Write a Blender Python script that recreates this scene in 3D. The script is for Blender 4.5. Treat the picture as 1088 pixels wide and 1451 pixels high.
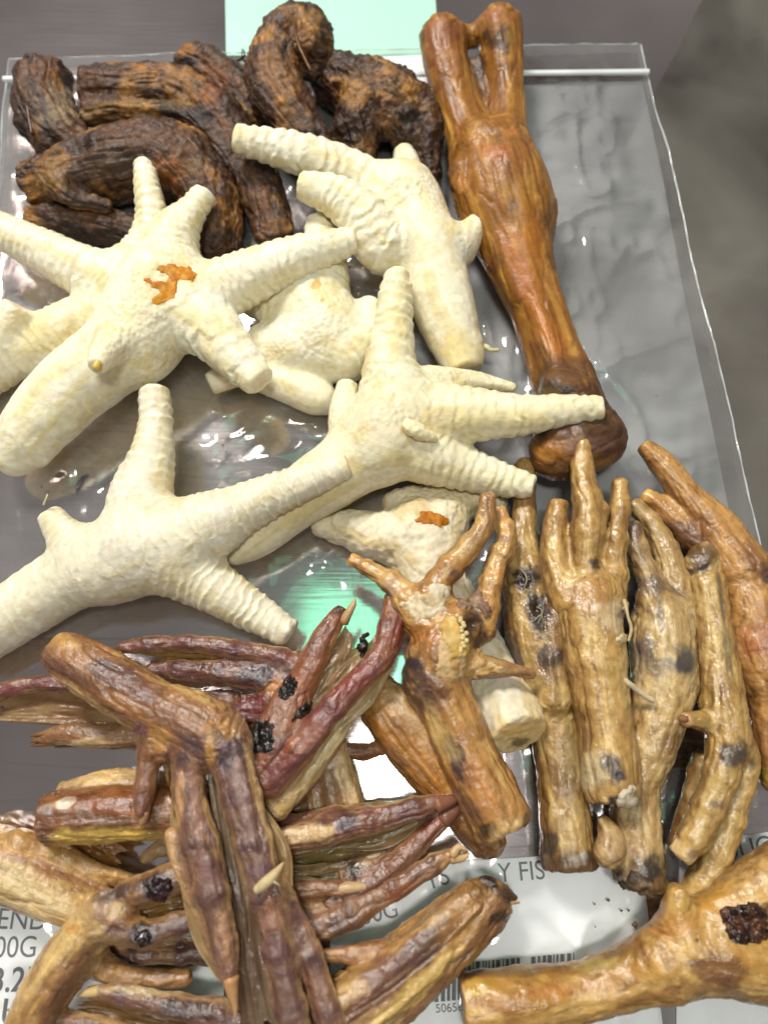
import bpy, math, random
import numpy as np
from mathutils import Vector, Matrix

scene = bpy.context.scene
for o in list(bpy.data.objects):
    bpy.data.objects.remove(o)

# ------------------------------------------------------------------ camera
# work unit is the centimetre; meshes are written in metres (CM)
CM = 0.01
F_PX = 1068.0                    # focal length in photo pixels (1088 x 1451)
TILT = math.radians(18.0)        # camera leans 18 degrees back from straight down
DIST = 26.7                      # cm from lens to tray along the view axis
CAM = np.array([0.0, -DIST * math.sin(TILT), DIST * math.cos(TILT)])
FWD = np.array([0.0, math.sin(TILT), -math.cos(TILT)])
UPV = np.array([0.0, math.cos(TILT), math.sin(TILT)])

cam_d = bpy.data.cameras.new("camera")
cam = bpy.data.objects.new("camera", cam_d)
scene.collection.objects.link(cam)
cam.location = Vector(CAM * CM)
cam.rotation_euler = (TILT, 0, 0)
cam_d.sensor_fit = 'VERTICAL'
cam_d.sensor_height = 36.0
cam_d.lens = 36.0 * F_PX / 1451.0
cam_d.clip_start = 0.01
cam_d.clip_end = 50.0
cam_d.dof.use_dof = True
cam_d.dof.focus_distance = 24.0 * CM
cam_d.dof.aperture_fstop = 8.5
scene.camera = cam

# ------------------------------------------------------------------ room light
world = bpy.data.worlds.new("World")
scene.world = world
world.use_nodes = True
bg = world.node_tree.nodes['Background']
bg.inputs['Color'].default_value = (1.0, 0.955, 0.93, 1)
bg.inputs['Strength'].default_value = 0.18

def area_light(name, loc, target, sx, sy, radiance, color):
    d = bpy.data.lights.new(name, 'AREA')
    d.shape = 'RECTANGLE'
    d.size = sx
    d.size_y = sy
    d.energy = radiance * math.pi * sx * sy
    d.color = color
    o = bpy.data.objects.new(name, d)
    scene.collection.objects.link(o)
    o.location = loc
    v = Vector(target) - Vector(loc)
    o.rotation_euler = v.to_track_quat('-Z', 'Y').to_euler()
    return o

area_light("ceiling_lamp", (-0.446, 0.844, 1.15), (0, 0, 0), 0.30, 0.30, 77.0, (1.0, 0.955, 0.885))
area_light("green_tinted_panel_lamp", (0.019, 0.085, 1.0), (0.019, 0.085, 0), 0.31, 0.20, 1.8, (0.22, 1.0, 0.58))
area_light("overhead_lamp", (0.012, -0.134, 1.0), (0.012, -0.134, 0), 0.16, 0.09, 80.0, (1.0, 0.98, 0.93))

scene.view_settings.view_transform = 'Standard'
scene.view_settings.look = 'None'
scene.view_settings.exposure = 0.12
scene.view_settings.gamma = 1.0
scene.render.film_transparent = False

# ------------------------------------------------------------------ helpers
def ray(px, py):
    return FWD + np.array([1.0, 0, 0]) * ((px - 544.0) / F_PX) + UPV * ((725.5 - py) / F_PX)

def at(px, py, z=0.0):
    """Point of the real scene (cm) at height z on the sight line of a photo pixel, and its depth."""
    d = ray(px, py)
    t = (z - CAM[2]) / d[2]
    return CAM + d * t, t

def to_px(P):
    v = P - CAM
    dep = v @ FWD
    return np.stack([544.0 + F_PX * v[:, 0] / dep, 725.5 - F_PX * (v @ UPV) / dep], 1)

def lin(c):
    c = np.asarray(c, float) / 255.0
    return np.where(c <= 0.04045, c / 12.92, ((c + 0.055) / 1.055) ** 2.4)

def _hash(ix, iy, iz, seed):
    h = (ix.astype(np.int64) * 374761393 + iy.astype(np.int64) * 668265263 + iz.astype(np.int64) * 2147483647 + seed * 1274126177) & 0xffffffff
    h = ((h ^ (h >> 13)) * 1274126177) & 0xffffffff
    h = ((h ^ (h >> 16)) * 2246822519) & 0xffffffff
    return ((h ^ (h >> 15)) & 0xffff) / 32767.5 - 1.0

def vnoise(P, seed=0):
    i = np.floor(P).astype(np.int64)
    f = P - i
    f = f * f * f * (f * (f * 6 - 15) + 10)
    out = 0
    for dx in (0, 1):
        wx = f[:, 0] if dx else 1 - f[:, 0]
        for dy in (0, 1):
            wy = f[:, 1] if dy else 1 - f[:, 1]
            for dz in (0, 1):
                wz = f[:, 2] if dz else 1 - f[:, 2]
                out = out + wx * wy * wz * _hash(i[:, 0] + dx, i[:, 1] + dy, i[:, 2] + dz, seed)
    return out

def fbm(P, seed=0, octaves=3):
    a, s, out = 1.0, 0.0, 0
    for k in range(octaves):
        out = out + a * vnoise(P * 2.03 ** k + 17.3 * k, seed + k)
        s += a
        a *= 0.55
    return out / s * 1.5

def sstep(a, b, x):
    t = np.clip((x - a) / (b - a), 0, 1)
    return t * t * (3 - 2 * t)

def lerp(a, b, t):
    return a + (b - a) * t

def catmull(pts, step):
    pts = np.asarray(pts, float)
    if len(pts) == 2:
        n = max(2, int(np.linalg.norm(pts[1, :3] - pts[0, :3]) / step) + 1)
        return np.linspace(pts[0], pts[1], n + 1)
    ext = np.vstack([2 * pts[0] - pts[1], pts, 2 * pts[-1] - pts[-2]])
    out = []
    for i in range(1, len(ext) - 2):
        p0, p1, p2, p3 = ext[i - 1:i + 3]
        n = max(2, int(np.ceil(np.linalg.norm(p2[:3] - p1[:3]) / step)))
        t = np.linspace(0, 1, n, endpoint=False)[:, None]
        out.append(0.5 * ((2 * p1) + (-p0 + p2) * t + (2 * p0 - 5 * p1 + 4 * p2 - p3) * t ** 2 + (-p0 + 3 * p1 - 3 * p2 + p3) * t ** 3))
    out.append(pts[-1:])
    return np.vstack(out)

class Chain:
    """One limb: a run of (px, py, height cm, radius px) points, smoothed, in cm."""
    def __init__(self, part, pts, ring=0.0, pitch=0.30, c=None, tip=None, tiplen=0.35, flat=False, kn=0.0, knp=1.1, sharp=0.6, fl=1.0, side=None, dors=None):
        self.part, self.ring, self.pitch, self.c, self.tip, self.tiplen = part, ring, pitch, c, tip, tiplen
        self.flat, self.sharp, self.fl, self.side, self.dors = flat, sharp, fl, side, dors
        self.knp = knp
        raw = []
        for (x, y, z, r) in pts:
            p, dep = at(x, y, z)
            raw.append((*p, r * dep / F_PX))
        q = catmull(raw, 0.22)
        q[:, 3] = np.maximum(q[:, 3], 0.02)
        self.P, self.R = q[:, :3], q[:, 3]
        self.s = np.concatenate([[0], np.cumsum(np.linalg.norm(np.diff(self.P, axis=0), axis=1))])
        if kn:
            self.R = self.R * (1 + kn * np.maximum(0, np.cos(2 * np.pi * (self.s / knp + 0.35))) ** 5)

    def eval(self, V):
        """signed distance, arc length, offset in the limb's cross-section for every vertex"""
        best = np.full(len(V), 1e9)
        near = np.full(len(V), 1e9)
        s = np.zeros(len(V))
        off = np.zeros((len(V), 3))
        for i in range(len(self.P) - 1):
            a, b = self.P[i], self.P[i + 1]
            ab = b - a
            t = np.clip(((V - a) @ ab) / max(ab @ ab, 1e-9), 0, 1)
            d = V - (a + t[:, None] * ab)
            if self.fl != 1.0:
                dd = np.sqrt(d[:, 0] ** 2 + d[:, 1] ** 2 + (d[:, 2] * self.fl) ** 2)
            else:
                dd = np.linalg.norm(d, axis=1)
            dist = dd - (self.R[i] + t * (self.R[i + 1] - self.R[i]))
            best = np.minimum(best, dist)
            m = dd < near
            near[m] = dd[m]
            s[m] = self.s[i] + t[m] * (self.s[i + 1] - self.s[i])
            off[m] = d[m]
        return best, s, off

VOX = 0.052

def surface_nets(F, origin, h):
    ins = F < 0
    nx, ny, nz = F.shape
    c = np.zeros((nx - 1, ny - 1, nz - 1), np.uint8)
    for dx in (0, 1):
        for dy in (0, 1):
            for dz in (0, 1):
                c += ins[dx:nx - 1 + dx, dy:ny - 1 + dy, dz:nz - 1 + dz]
    act = (c > 0) & (c < 8)
    idx = -np.ones(act.shape, np.int64)
    I = np.argwhere(act)
    idx[act] = np.arange(len(I))
    acc = np.zeros((len(I), 3))
    cnt = np.zeros(len(I))
    corners = [(x, y, z) for x in (0, 1) for y in (0, 1) for z in (0, 1)]
    for a in corners:
        for ax in range(3):
            if a[ax]:
                continue
            b = list(a); b[ax] = 1
            fa = F[I[:, 0] + a[0], I[:, 1] + a[1], I[:, 2] + a[2]]
            fb = F[I[:, 0] + b[0], I[:, 1] + b[1], I[:, 2] + b[2]]
            m = (fa < 0) != (fb < 0)
            t = fa[m] / (fa[m] - fb[m])
            p = np.tile(np.array(a, float), (m.sum(), 1))
            p[:, ax] = t
            acc[m] += p
            cnt[m] += 1
    V = (I + acc / cnt[:, None]) * h + origin
    quads = []
    for ax in range(3):
        u, v = [(1, 2), (2, 0), (0, 1)][ax]
        s0 = [slice(1, -1)] * 3; s1 = [slice(1, -1)] * 3
        s0[ax] = slice(0, -1); s1[ax] = slice(1, None)
        A, B = ins[tuple(s0)], ins[tuple(s1)]
        for flip, M in ((False, A & ~B), (True, ~A & B)):
            e = np.argwhere(M)
            if not len(e):
                continue
            off = np.ones(3, int); off[ax] = 0
            e = e + off
            def cell(du, dv):
                q = e.copy(); q[:, u] -= du; q[:, v] -= dv
                return idx[q[:, 0], q[:, 1], q[:, 2]]
            q = np.stack([cell(1, 1), cell(0, 1), cell(0, 0), cell(1, 0)], 1)
            if flip:
                q = q[:, ::-1]
            quads.append(q)
    return V, np.vstack(quads)

def vert_normals(V, Q):
    n = np.cross(V[Q[:, 2]] - V[Q[:, 0]], V[Q[:, 3 if Q.shape[1] == 4 else 1]] - V[Q[:, 1 if Q.shape[1] == 4 else 0]])
    if Q.shape[1] == 3:
        n = np.cross(V[Q[:, 1]] - V[Q[:, 0]], V[Q[:, 2]] - V[Q[:, 0]])
    N = np.zeros_like(V)
    for k in range(Q.shape[1]):
        for a in range(3):
            N[:, a] += np.bincount(Q[:, k], n[:, a], len(V))
    return N / np.maximum(np.linalg.norm(N, axis=1), 1e-12)[:, None]

def smooth(V, Q, it=1, w=0.5):
    E = np.vstack([Q[:, [k, (k + 1) % 4]] for k in range(4)])
    for _ in range(it):
        A = np.zeros_like(V)
        deg = np.bincount(E[:, 0], minlength=len(V)) + np.bincount(E[:, 1], minlength=len(V))
        for a in range(3):
            A[:, a] = np.bincount(E[:, 0], V[E[:, 1], a], len(V)) + np.bincount(E[:, 1], V[E[:, 0], a], len(V))
        V = V * (1 - w) + w * A / np.maximum(deg, 1)[:, None]
    return V

def mesh_from(name, V, Q, normals=None, col=None, flow=None, smooth_shade=True):
    """V in cm relative to the object's origin; written in metres."""
    me = bpy.data.meshes.new(name)
    Q = np.asarray(Q)
    k = Q.shape[1]
    me.vertices.add(len(V))
    me.vertices.foreach_set('co', (np.asarray(V) * CM).astype(np.float32).ravel())
    me.loops.add(Q.size)
    me.loops.foreach_set('vertex_index', Q.astype(np.int32).ravel())
    me.polygons.add(len(Q))
    me.polygons.foreach_set('loop_start', np.arange(0, Q.size, k, dtype=np.int32))
    me.polygons.foreach_set('use_smooth', np.full(len(Q), smooth_shade))
    me.update(calc_edges=True)
    if col is not None:
        a = me.color_attributes.new('Col', 'FLOAT_COLOR', 'POINT')
        if col.shape[1] == 3:
            col = np.hstack([col, np.ones((len(V), 1))])
        a.data.foreach_set('color', col.astype(np.float32).ravel())
    if flow is not None:
        a = me.attributes.new('flow', 'FLOAT_VECTOR', 'POINT')
        a.data.foreach_set('vector', flow.astype(np.float32).ravel())
    if normals is not None:
        me.normals_split_custom_set_from_vertices([tuple(n) for n in normals])
    return me

def link(name, me, mat, parent=None, loc=None):
    o = bpy.data.objects.new(name, me)
    scene.collection.objects.link(o)
    if mat is not None:
        me.materials.append(mat)
    if parent is not None:
        o.parent = parent
    elif loc is not None:
        o.location = Vector(np.asarray(loc) * CM)
    return o

def tag(o, label, cat, group=None):
    o['label'] = label
    o['category'] = cat
    if group:
        o['group'] = group

# ------------------------------------------------------------------ materials
def new_mat(name):
    m = bpy.data.materials.new(name)
    m.use_nodes = True
    nt = m.node_tree
    nt.nodes.clear()
    out = nt.nodes.new('ShaderNodeOutputMaterial')
    return m, nt, out

def N(nt, kind, **kw):
    n = nt.nodes.new(kind)
    for k, v in kw.items():
        if k in n.inputs:
            n.inputs[k].default_value = v
        else:
            setattr(n, k, v)
    return n

def organic(name, rough=0.5, rough_var=0.15, fine=0.3, fine_scale=900.0, fiber=0.0, fiber_scale=(1.5, 9, 9), bead=0.0, bead_scale=900.0, coat=0.0, spec=0.4, colvar=0.25, sheen=0.0, translucent=0.0, see=0.0, streak=None, glow=None, sss=0.0):
    """dried skin: vertex-painted tones, fine mottling, and three layers of relief (grain, fibres along the limb, beads)"""
    m, nt, out = new_mat(name)
    L = nt.links.new
    p = N(nt, 'ShaderNodeBsdfPrincipled')
    col = N(nt, 'ShaderNodeVertexColor', layer_name='Col')
    geo = N(nt, 'ShaderNodeTexCoord')
    flow = N(nt, 'ShaderNodeAttribute', attribute_name='flow')
    n1 = N(nt, 'ShaderNodeTexNoise', Scale=260.0, Detail=6.0, Roughness=0.65)
    L(geo.outputs['Object'], n1.inputs['Vector'])
    mp = N(nt, 'ShaderNodeMapping')
    mp.inputs['Scale'].default_value = fiber_scale
    L(flow.outputs['Vector'], mp.inputs['Vector'])
    n2 = N(nt, 'ShaderNodeTexNoise', Scale=1.0, Detail=5.0, Roughness=0.6)
    L(mp.outputs['Vector'], n2.inputs['Vector'])
    mixn = N(nt, 'ShaderNodeMath', operation='ADD')
    L(n1.outputs['Fac'], mixn.inputs[0]); L(n2.outputs['Fac'], mixn.inputs[1])
    mr = N(nt, 'ShaderNodeMapRange')
    mr.inputs['From Min'].default_value = 0.65; mr.inputs['From Max'].default_value = 1.35
    mr.inputs['To Min'].default_value = 1 - colvar; mr.inputs['To Max'].default_value = 1 + colvar * 0.8
    L(mixn.outputs[0], mr.inputs['Value'])
    mul = N(nt, 'ShaderNodeVectorMath', operation='SCALE')
    L(col.outputs['Color'], mul.inputs[0]); L(mr.outputs[0], mul.inputs['Scale'])
    if streak:
        for (lo_, hi_, tintc) in ((0.44, 0.30, streak), (0.56, 0.70, glow)):
            sr = N(nt, 'ShaderNodeMapRange')
            sr.inputs['From Min'].default_value = lo_; sr.inputs['From Max'].default_value = hi_
            L(n2.outputs['Fac'], sr.inputs['Value'])
            mt = N(nt, 'ShaderNodeVectorMath', operation='MULTIPLY'); mt.inputs[1].default_value = tintc
            L(mul.outputs[0], mt.inputs[0])
            mm = N(nt, 'ShaderNodeMix', data_type='VECTOR')
            L(sr.outputs[0], mm.inputs[0]); L(mul.outputs[0], mm.inputs[4]); L(mt.outputs[0], mm.inputs[5])
            class _o: pass
            mul = _o(); mul.outputs = [mm.outputs[1]]
    L(mul.outputs[0], p.inputs['Base Color'])
    rr = N(nt, 'ShaderNodeMapRange')
    rr.inputs['From Min'].default_value = 0.3; rr.inputs['From Max'].default_value = 0.7
    rr.inputs['To Min'].default_value = max(rough - rough_var, 0.04); rr.inputs['To Max'].default_value = min(rough + rough_var, 1)
    L(n1.outputs['Fac'], rr.inputs['Value'])
    L(rr.outputs[0], p.inputs['Roughness'])
    p.inputs['Specular IOR Level'].default_value = spec
    p.inputs['Coat Weight'].default_value = coat
    p.inputs['Coat Roughness'].default_value = 0.11
    if sss:
        p.inputs['Subsurface Weight'].default_value = sss
        p.inputs['Subsurface Radius'].default_value = (1.0, 0.75, 0.4)
        p.inputs['Subsurface Scale'].default_value = 0.002
    if sheen:
        p.inputs['Sheen Weight'].default_value = sheen
    last = None
    def bump(h, strength, dist):
        nonlocal last
        b = N(nt, 'ShaderNodeBump', Distance=dist)
        if isinstance(strength, float):
            b.inputs['Strength'].default_value = strength
        else:
            L(strength, b.inputs['Strength'])
        L(h, b.inputs['Height'])
        if last is not None:
            L(last, b.inputs['Normal'])
        last = b.outputs['Normal']
    nf = N(nt, 'ShaderNodeTexNoise', Scale=fine_scale, Detail=4.0, Roughness=0.6)
    L(geo.outputs['Object'], nf.inputs['Vector'])
    bump(nf.outputs['Fac'], float(fine), 0.0006)
    if fiber:
        bump(n2.outputs['Fac'], float(fiber), 0.0012)
    if bead:
        vo = N(nt, 'ShaderNodeTexVoronoi', Scale=bead_scale, feature='SMOOTH_F1')
        L(geo.outputs['Object'], vo.inputs['Vector'])
        inv = N(nt, 'ShaderNodeMath', operation='MULTIPLY'); inv.inputs[1].default_value = -1.0
        L(vo.outputs['Distance'], inv.inputs[0])
        ba = N(nt, 'ShaderNodeMath', operation='MULTIPLY'); ba.inputs[1].default_value = float(bead)
        L(col.outputs['Alpha'], ba.inputs[0])
        bump(inv.outputs[0], ba.outputs[0], 0.0016)
    L(last, p.inputs['Normal'])
    if coat:
        L(last, p.inputs['Coat Normal'])
    sh = p.outputs[0]
    if translucent:
        tr = N(nt, 'ShaderNodeBsdfTranslucent')
        L(mul.outputs[0], tr.inputs['Color'])
        mx = N(nt, 'ShaderNodeMixShader', Fac=translucent)
        L(sh, mx.inputs[1]); L(tr.outputs[0], mx.inputs[2])
        sh = mx.outputs[0]
    if see:
        tp = N(nt, 'ShaderNodeBsdfTransparent')
        tp.inputs['Color'].default_value = (0.85, 0.72, 0.5, 1)
        mx = N(nt, 'ShaderNodeMixShader', Fac=see)
        L(sh, mx.inputs[1]); L(tp.outputs[0], mx.inputs[2])
        sh = mx.outputs[0]
    L(sh, out.inputs['Surface'])
    return m

MAT = {
    'cream': organic('puffed_cream_skin', rough=0.46, rough_var=0.12, fine=0.30, fine_scale=1300, bead=0.40, bead_scale=600, colvar=0.06, spec=0.4, coat=0.06, sss=0.35),
    'amber': organic('dried_amber_skin', rough=0.32, rough_var=0.16, fine=0.36, fine_scale=1000, fiber=0.30, fiber_scale=(1.2, 4.5, 4.5), bead=0.10, bead_scale=900, colvar=0.22, spec=0.5, coat=0.55, streak=(0.62, 0.50, 0.40), glow=(1.18, 1.2, 1.2), sss=0.3),
    'duck': organic('dried_duck_skin', rough=0.27, rough_var=0.2, fine=0.6, fine_scale=850, fiber=0.40, fiber_scale=(0.9, 7, 7), colvar=0.24, spec=0.5, coat=0.7, streak=(0.62, 0.50, 0.48), glow=(1.35, 1.35, 1.25), sss=0.25),
    'neck': organic('dried_dark_meat', rough=0.50, rough_var=0.24, fine=0.7, fine_scale=900, fiber=0.6, fiber_scale=(1.5, 5, 5), colvar=0.5, spec=0.4, coat=0.14, streak=(0.55, 0.48, 0.44), glow=(1.6, 1.45, 1.15)),
    'bone': organic('smoked_leg_skin', rough=0.42, rough_var=0.16, fine=0.35, fine_scale=900, fiber=0.2, fiber_scale=(0.22, 3, 3), colvar=0.16, spec=0.45, coat=0.08, streak=(0.66, 0.56, 0.5), glow=(1.3, 1.4, 1.35)),
    'web': organic('translucent_web_skin', rough=0.28, rough_var=0.14, fine=0.7, fine_scale=300, fiber=0.12, fiber_scale=(2.5, 3, 3), colvar=0.22, spec=0.5, coat=0.6, translucent=0.42, see=0.30),
    'scab': organic('black_scab', rough=0.32, rough_var=0.15, fine=0.9, fine_scale=260, bead=1.0, bead_scale=650, colvar=0.4, spec=0.5),
    'claw': organic('horn_claw', rough=0.35, rough_var=0.1, fine=0.15, colvar=0.12, spec=0.45, translucent=0.15),
    'flake': organic('torn_dry_skin', rough=0.5, rough_var=0.2, fine=0.7, fine_scale=500, colvar=0.3, spec=0.4, translucent=0.15),
}

# ------------------------------------------------------------------ the creature-part builder
def stain_mask(px, st, P, seed, flow):
    x, y, rx, ry, ang = st[:5]
    a = math.radians(ang)
    dx, dy = px[:, 0] - x, px[:, 1] - y
    u = (dx * math.cos(a) + dy * math.sin(a)) / rx
    v = (-dx * math.sin(a) + dy * math.cos(a)) / ry
    d = np.sqrt(u * u + v * v)
    d = d + 0.34 * fbm(P * 1.9, seed, 3) + 0.42 * fbm(flow * np.array([0.5, 2.6, 2.6]), seed + 4, 3) + 0.20 * fbm(P * 6.0, seed + 7, 2)
    return d

class Piece:
    pass

COUNT = [0]

def build(name, label, cat, group, style, chains, pal, k=0.28, stains=(), disp=(0.03, 1.2, 0.0), fiberdisp=0.0, cuts=(), seed=None, vox=VOX, sm=3, mat=None):
    """One dried thing as ONE continuous skin (smooth union of tapered limbs), then handed out to its body and limb parts."""
    COUNT[0] += 1
    seed = seed or COUNT[0] * 31
    k0 = k
    margin = max(0.42, k + 0.12)
    allP = np.vstack([c.P for c in chains]); allR = np.concatenate([c.R for c in chains])
    lo = (allP - allR[:, None]).min(0) - margin
    hi = (allP + allR[:, None]).max(0) + margin
    n = np.ceil((hi - lo) / vox).astype(int) + 2
    ax = [lo[i] + np.arange(n[i]) * vox for i in range(3)]
    F = np.full(n, 1.0, np.float32)
    for c in chains:
        D = np.full(n, 1.0, np.float32)
        zr = c.R / c.fl
        blo, bhi = np.array(n), np.zeros(3, int)
        for i in range(len(c.P) - 1):
            a, b = c.P[i], c.P[i + 1]
            r = max(c.R[i], c.R[i + 1]) + margin
            l = np.maximum(((np.minimum(a, b) - r - lo) / vox).astype(int), 0)
            h = np.minimum(((np.maximum(a, b) + r - lo) / vox).astype(int) + 2, n)
            blo, bhi = np.minimum(blo, l), np.maximum(bhi, h)
            X = ax[0][l[0]:h[0], None, None]; Y = ax[1][None, l[1]:h[1], None]; Z = ax[2][None, None, l[2]:h[2]]
            ab = b - a
            t = np.clip(((X - a[0]) * ab[0] + (Y - a[1]) * ab[1] + (Z - a[2]) * ab[2]) / max(ab @ ab, 1e-9), 0, 1)
            d = np.sqrt((X - a[0] - t * ab[0]) ** 2 + (Y - a[1] - t * ab[1]) ** 2 + ((Z - a[2] - t * ab[2]) * c.fl) ** 2) - (c.R[i] + t * (c.R[i + 1] - c.R[i]))
            sub = D[l[0]:h[0], l[1]:h[1], l[2]:h[2]]
            np.minimum(sub, d, out=sub)
        sl = tuple(slice(blo[i], bhi[i]) for i in range(3))
        d = D[sl]
        if c.flat:      # a blunt, sawn-off tip at the first point
            e = c.P[0]; dirv = c.P[0] - c.P[min(2, len(c.P) - 1)]
            dirv = dirv / np.linalg.norm(dirv)
            X = ax[0][sl[0], None, None]; Y = ax[1][None, sl[1], None]; Z = ax[2][None, None, sl[2]]
            pl = (X - e[0]) * dirv[0] + (Y - e[1]) * dirv[1] + (Z - e[2]) * dirv[2] - c.R[0] * 0.25
            kk = 0.10
            hh = np.maximum(kk - np.abs(d - pl), 0) / kk
            d = np.maximum(d, pl) + hh * hh * kk * 0.25
        f = F[sl]
        hh = np.maximum(k - np.abs(f - d), 0) / k
        F[sl] = np.minimum(f, d) - hh * hh * k * 0.25
    for (x, y, z, r) in cuts:      # hollows
        p, dep = at(x, y, z); rc = r * dep / F_PX
        X = ax[0][:, None, None]; Y = ax[1][None, :, None]; Z = ax[2][None, None, :]
        d = rc - np.sqrt((X - p[0]) ** 2 + (Y - p[1]) ** 2 + (Z - p[2]) ** 2)
        hh = np.maximum(0.12 - np.abs(F - d), 0) / 0.12
        F = np.maximum(F, d) + hh * hh * 0.12 * 0.25
    V, Q = surface_nets(F.astype(np.float32), lo, vox)
    V = smooth(V, Q, sm)
    Nn = vert_normals(V, Q)
    ds, ss, offs = [], [], []
    for c in chains:
        d, s, o = c.eval(V)
        ds.append(d); ss.append(s); offs.append(o)
    ds, ss, offs = np.array(ds), np.array(ss), np.array(offs)
    W = np.exp(-np.clip(ds - ds.min(0), 0, 4) / 0.10)
    W /= W.sum(0)
    own = ds.argmin(0)
    S = (W * ss).sum(0)
    OFF = (W[:, :, None] * offs).sum(0)
    flow = np.stack([S + own * 0.0, OFF[:, 0] + OFF[:, 1] * 0.3, OFF[:, 2] + OFF[:, 1] * 0.95], 1) + seed * 1.7
    # relief
    h = disp[0] * fbm(V * disp[1] + seed, seed, 3)
    if disp[2]:
        h += disp[2] * fbm(V * 5.0 + seed, seed + 3, 2)
    if fiberdisp:
        h += fiberdisp * fbm(np.stack([flow[:, 0] * 0.55, flow[:, 1] * 3.2, flow[:, 2] * 3.2], 1), seed + 5, 3)
    if fiberdisp:      # sharp shrinkage creases along the limb
        cr_ = np.abs(fbm(np.stack([flow[:, 0] * 0.35, flow[:, 1] * 1.7, flow[:, 2] * 1.7], 1), seed + 6, 2))
        h -= fiberdisp * 1.5 * np.maximum(0, 1 - cr_ * 4.0) ** 1.5
    scute = np.zeros(len(V))
    for i, c in enumerate(chains):
        if c.ring:
            jit = 0.22 * fbm(V * 1.6 + 3 * i, seed + 11, 2) + 0.05 * fbm(V * 6, seed + 13, 2)
            ph = (ss[i] + jit * c.pitch * 2.0) / c.pitch
            fr = ph - np.floor(ph)
            saw = np.where(fr < 0.82, fr / 0.82, (1 - fr) / 0.18) - 0.5
            cosr = 0.5 * np.cos(2 * np.pi * ph)
            amp = 0.65 + 0.5 * vnoise(np.stack([np.floor(ph) * 1.37, V[:, 0] * 0.8, V[:, 1] * 0.8], 1), seed + 17)
            h += W[i] * c.ring * amp * (c.sharp * saw + (1 - c.sharp) * cosr)
            scute += W[i] * np.exp(-((fr - 0.80) / 0.10) ** 2) * np.clip(amp, 0, 1) * (c.ring > 0.03)
    V = V + Nn * h[:, None]
    V[:, 2] = np.maximum(V[:, 2], 0.03 + 0.01 * vnoise(V, 5))
    Nn = vert_normals(V, Q)
    # tones of the dried skin, plus painted flank shading on the yellow feet
    c1, c2, c3 = [lin(c) for c in pal[:3]]
    mottle = sstep(-0.25, 0.55, fbm(np.stack([flow[:, 0] * 0.5, flow[:, 1] * 2.6, flow[:, 2] * 2.6], 1), seed + 21, 3))[:, None]
    blot = sstep(0.10, 0.75, fbm(V * 0.8 + 9, seed + 23, 4))[:, None]
    col = lerp(lerp(c1, c2, mottle), c3, blot * (pal[3] if len(pal) > 3 else 0.7))
    for i, c in enumerate(chains):
        w = W[i][:, None]
        if c.c is not None:
            col = lerp(col, lerp(lin(c.c), col, 0.25 + 0.3 * mottle), w)
        if c.side is not None:      # pale duck flanks, shading painted on yellow-foot flanks, dark scutes on toe backs
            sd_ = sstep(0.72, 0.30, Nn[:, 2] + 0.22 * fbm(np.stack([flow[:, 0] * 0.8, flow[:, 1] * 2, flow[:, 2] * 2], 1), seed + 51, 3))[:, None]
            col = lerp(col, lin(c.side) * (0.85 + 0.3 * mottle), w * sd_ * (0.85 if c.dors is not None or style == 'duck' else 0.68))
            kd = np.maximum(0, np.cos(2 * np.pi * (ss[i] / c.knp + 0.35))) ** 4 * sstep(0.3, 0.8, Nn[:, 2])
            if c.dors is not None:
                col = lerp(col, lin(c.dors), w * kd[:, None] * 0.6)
        if c.tip is not None:
            tm = sstep(c.tiplen, c.tiplen * 0.35, ss[i] + 0.12 * fbm(V * 3, seed + 2, 2))[:, None]
            col = lerp(col, lin(c.tip) * (0.85 + 0.3 * mottle), w * tm)
    col = lerp(col, np.minimum(col * 1.22 + 0.04, 0.9), 0.9 * scute[:, None])
    px = to_px(V)
    for j, st in enumerate(stains):
        d = stain_mask(px, st, V, seed + 40 + j, flow)
        soft = st[7] if len(st) > 7 else 0.38
        m = sstep(1.0 + soft, 1.0 - soft, d)[:, None] * (st[6] if len(st) > 6 else 0.9)
        col = lerp(col, lin(st[5]), m)
    col = np.clip(col * (1 + 0.10 * vnoise(V * 7, seed + 30)[:, None]), 0.002, 0.92)
    if style == 'amber':
        col = lerp((col @ np.array([0.30, 0.59, 0.11]))[:, None] * np.array([1.04, 1.0, 0.88]), col, 1.0) * 0.90
    bodyw = sum([W[i] for i, c in enumerate(chains) if not c.ring and c.part != 'shank'], np.zeros(len(V)))
    col = np.hstack([col, np.clip(bodyw * sstep(-0.5, 0.1, fbm(V * 0.9, seed + 31, 2)), 0, 1)[:, None]])
    pc = Piece()
    org = np.array([V[:, 0].mean(), V[:, 1].mean(), V[:, 2].min()])
    M = mat or MAT[style]
    owner = own[Q[:, 0]]
    root = None
    body = [i for i, c in enumerate(chains) if c.part is None]
    groups = [(None, body)] + [(chains[i].part, [i]) for i in range(len(chains)) if chains[i].part is not None]
    for part, ids in groups:
        q = Q[np.isin(owner, ids)]
        if len(q) == 0:
            continue
        u, inv = np.unique(q, return_inverse=True)
        me = mesh_from(part or name, V[u] - org, inv.reshape(q.shape), Nn[u], col[u], flow[u])
        if part is None:
            root = link(name, me, M, loc=org)
        else:
            link(part, me, M, parent=root)
    if cat:
        tag(root, label, cat, group)
    pc.root, pc.V, pc.Q, pc.N, pc.px, pc.org, pc.seed, pc.flow, pc.chains = root, V, Q, Nn, px, org, seed, flow, chains
    return pc

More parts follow.
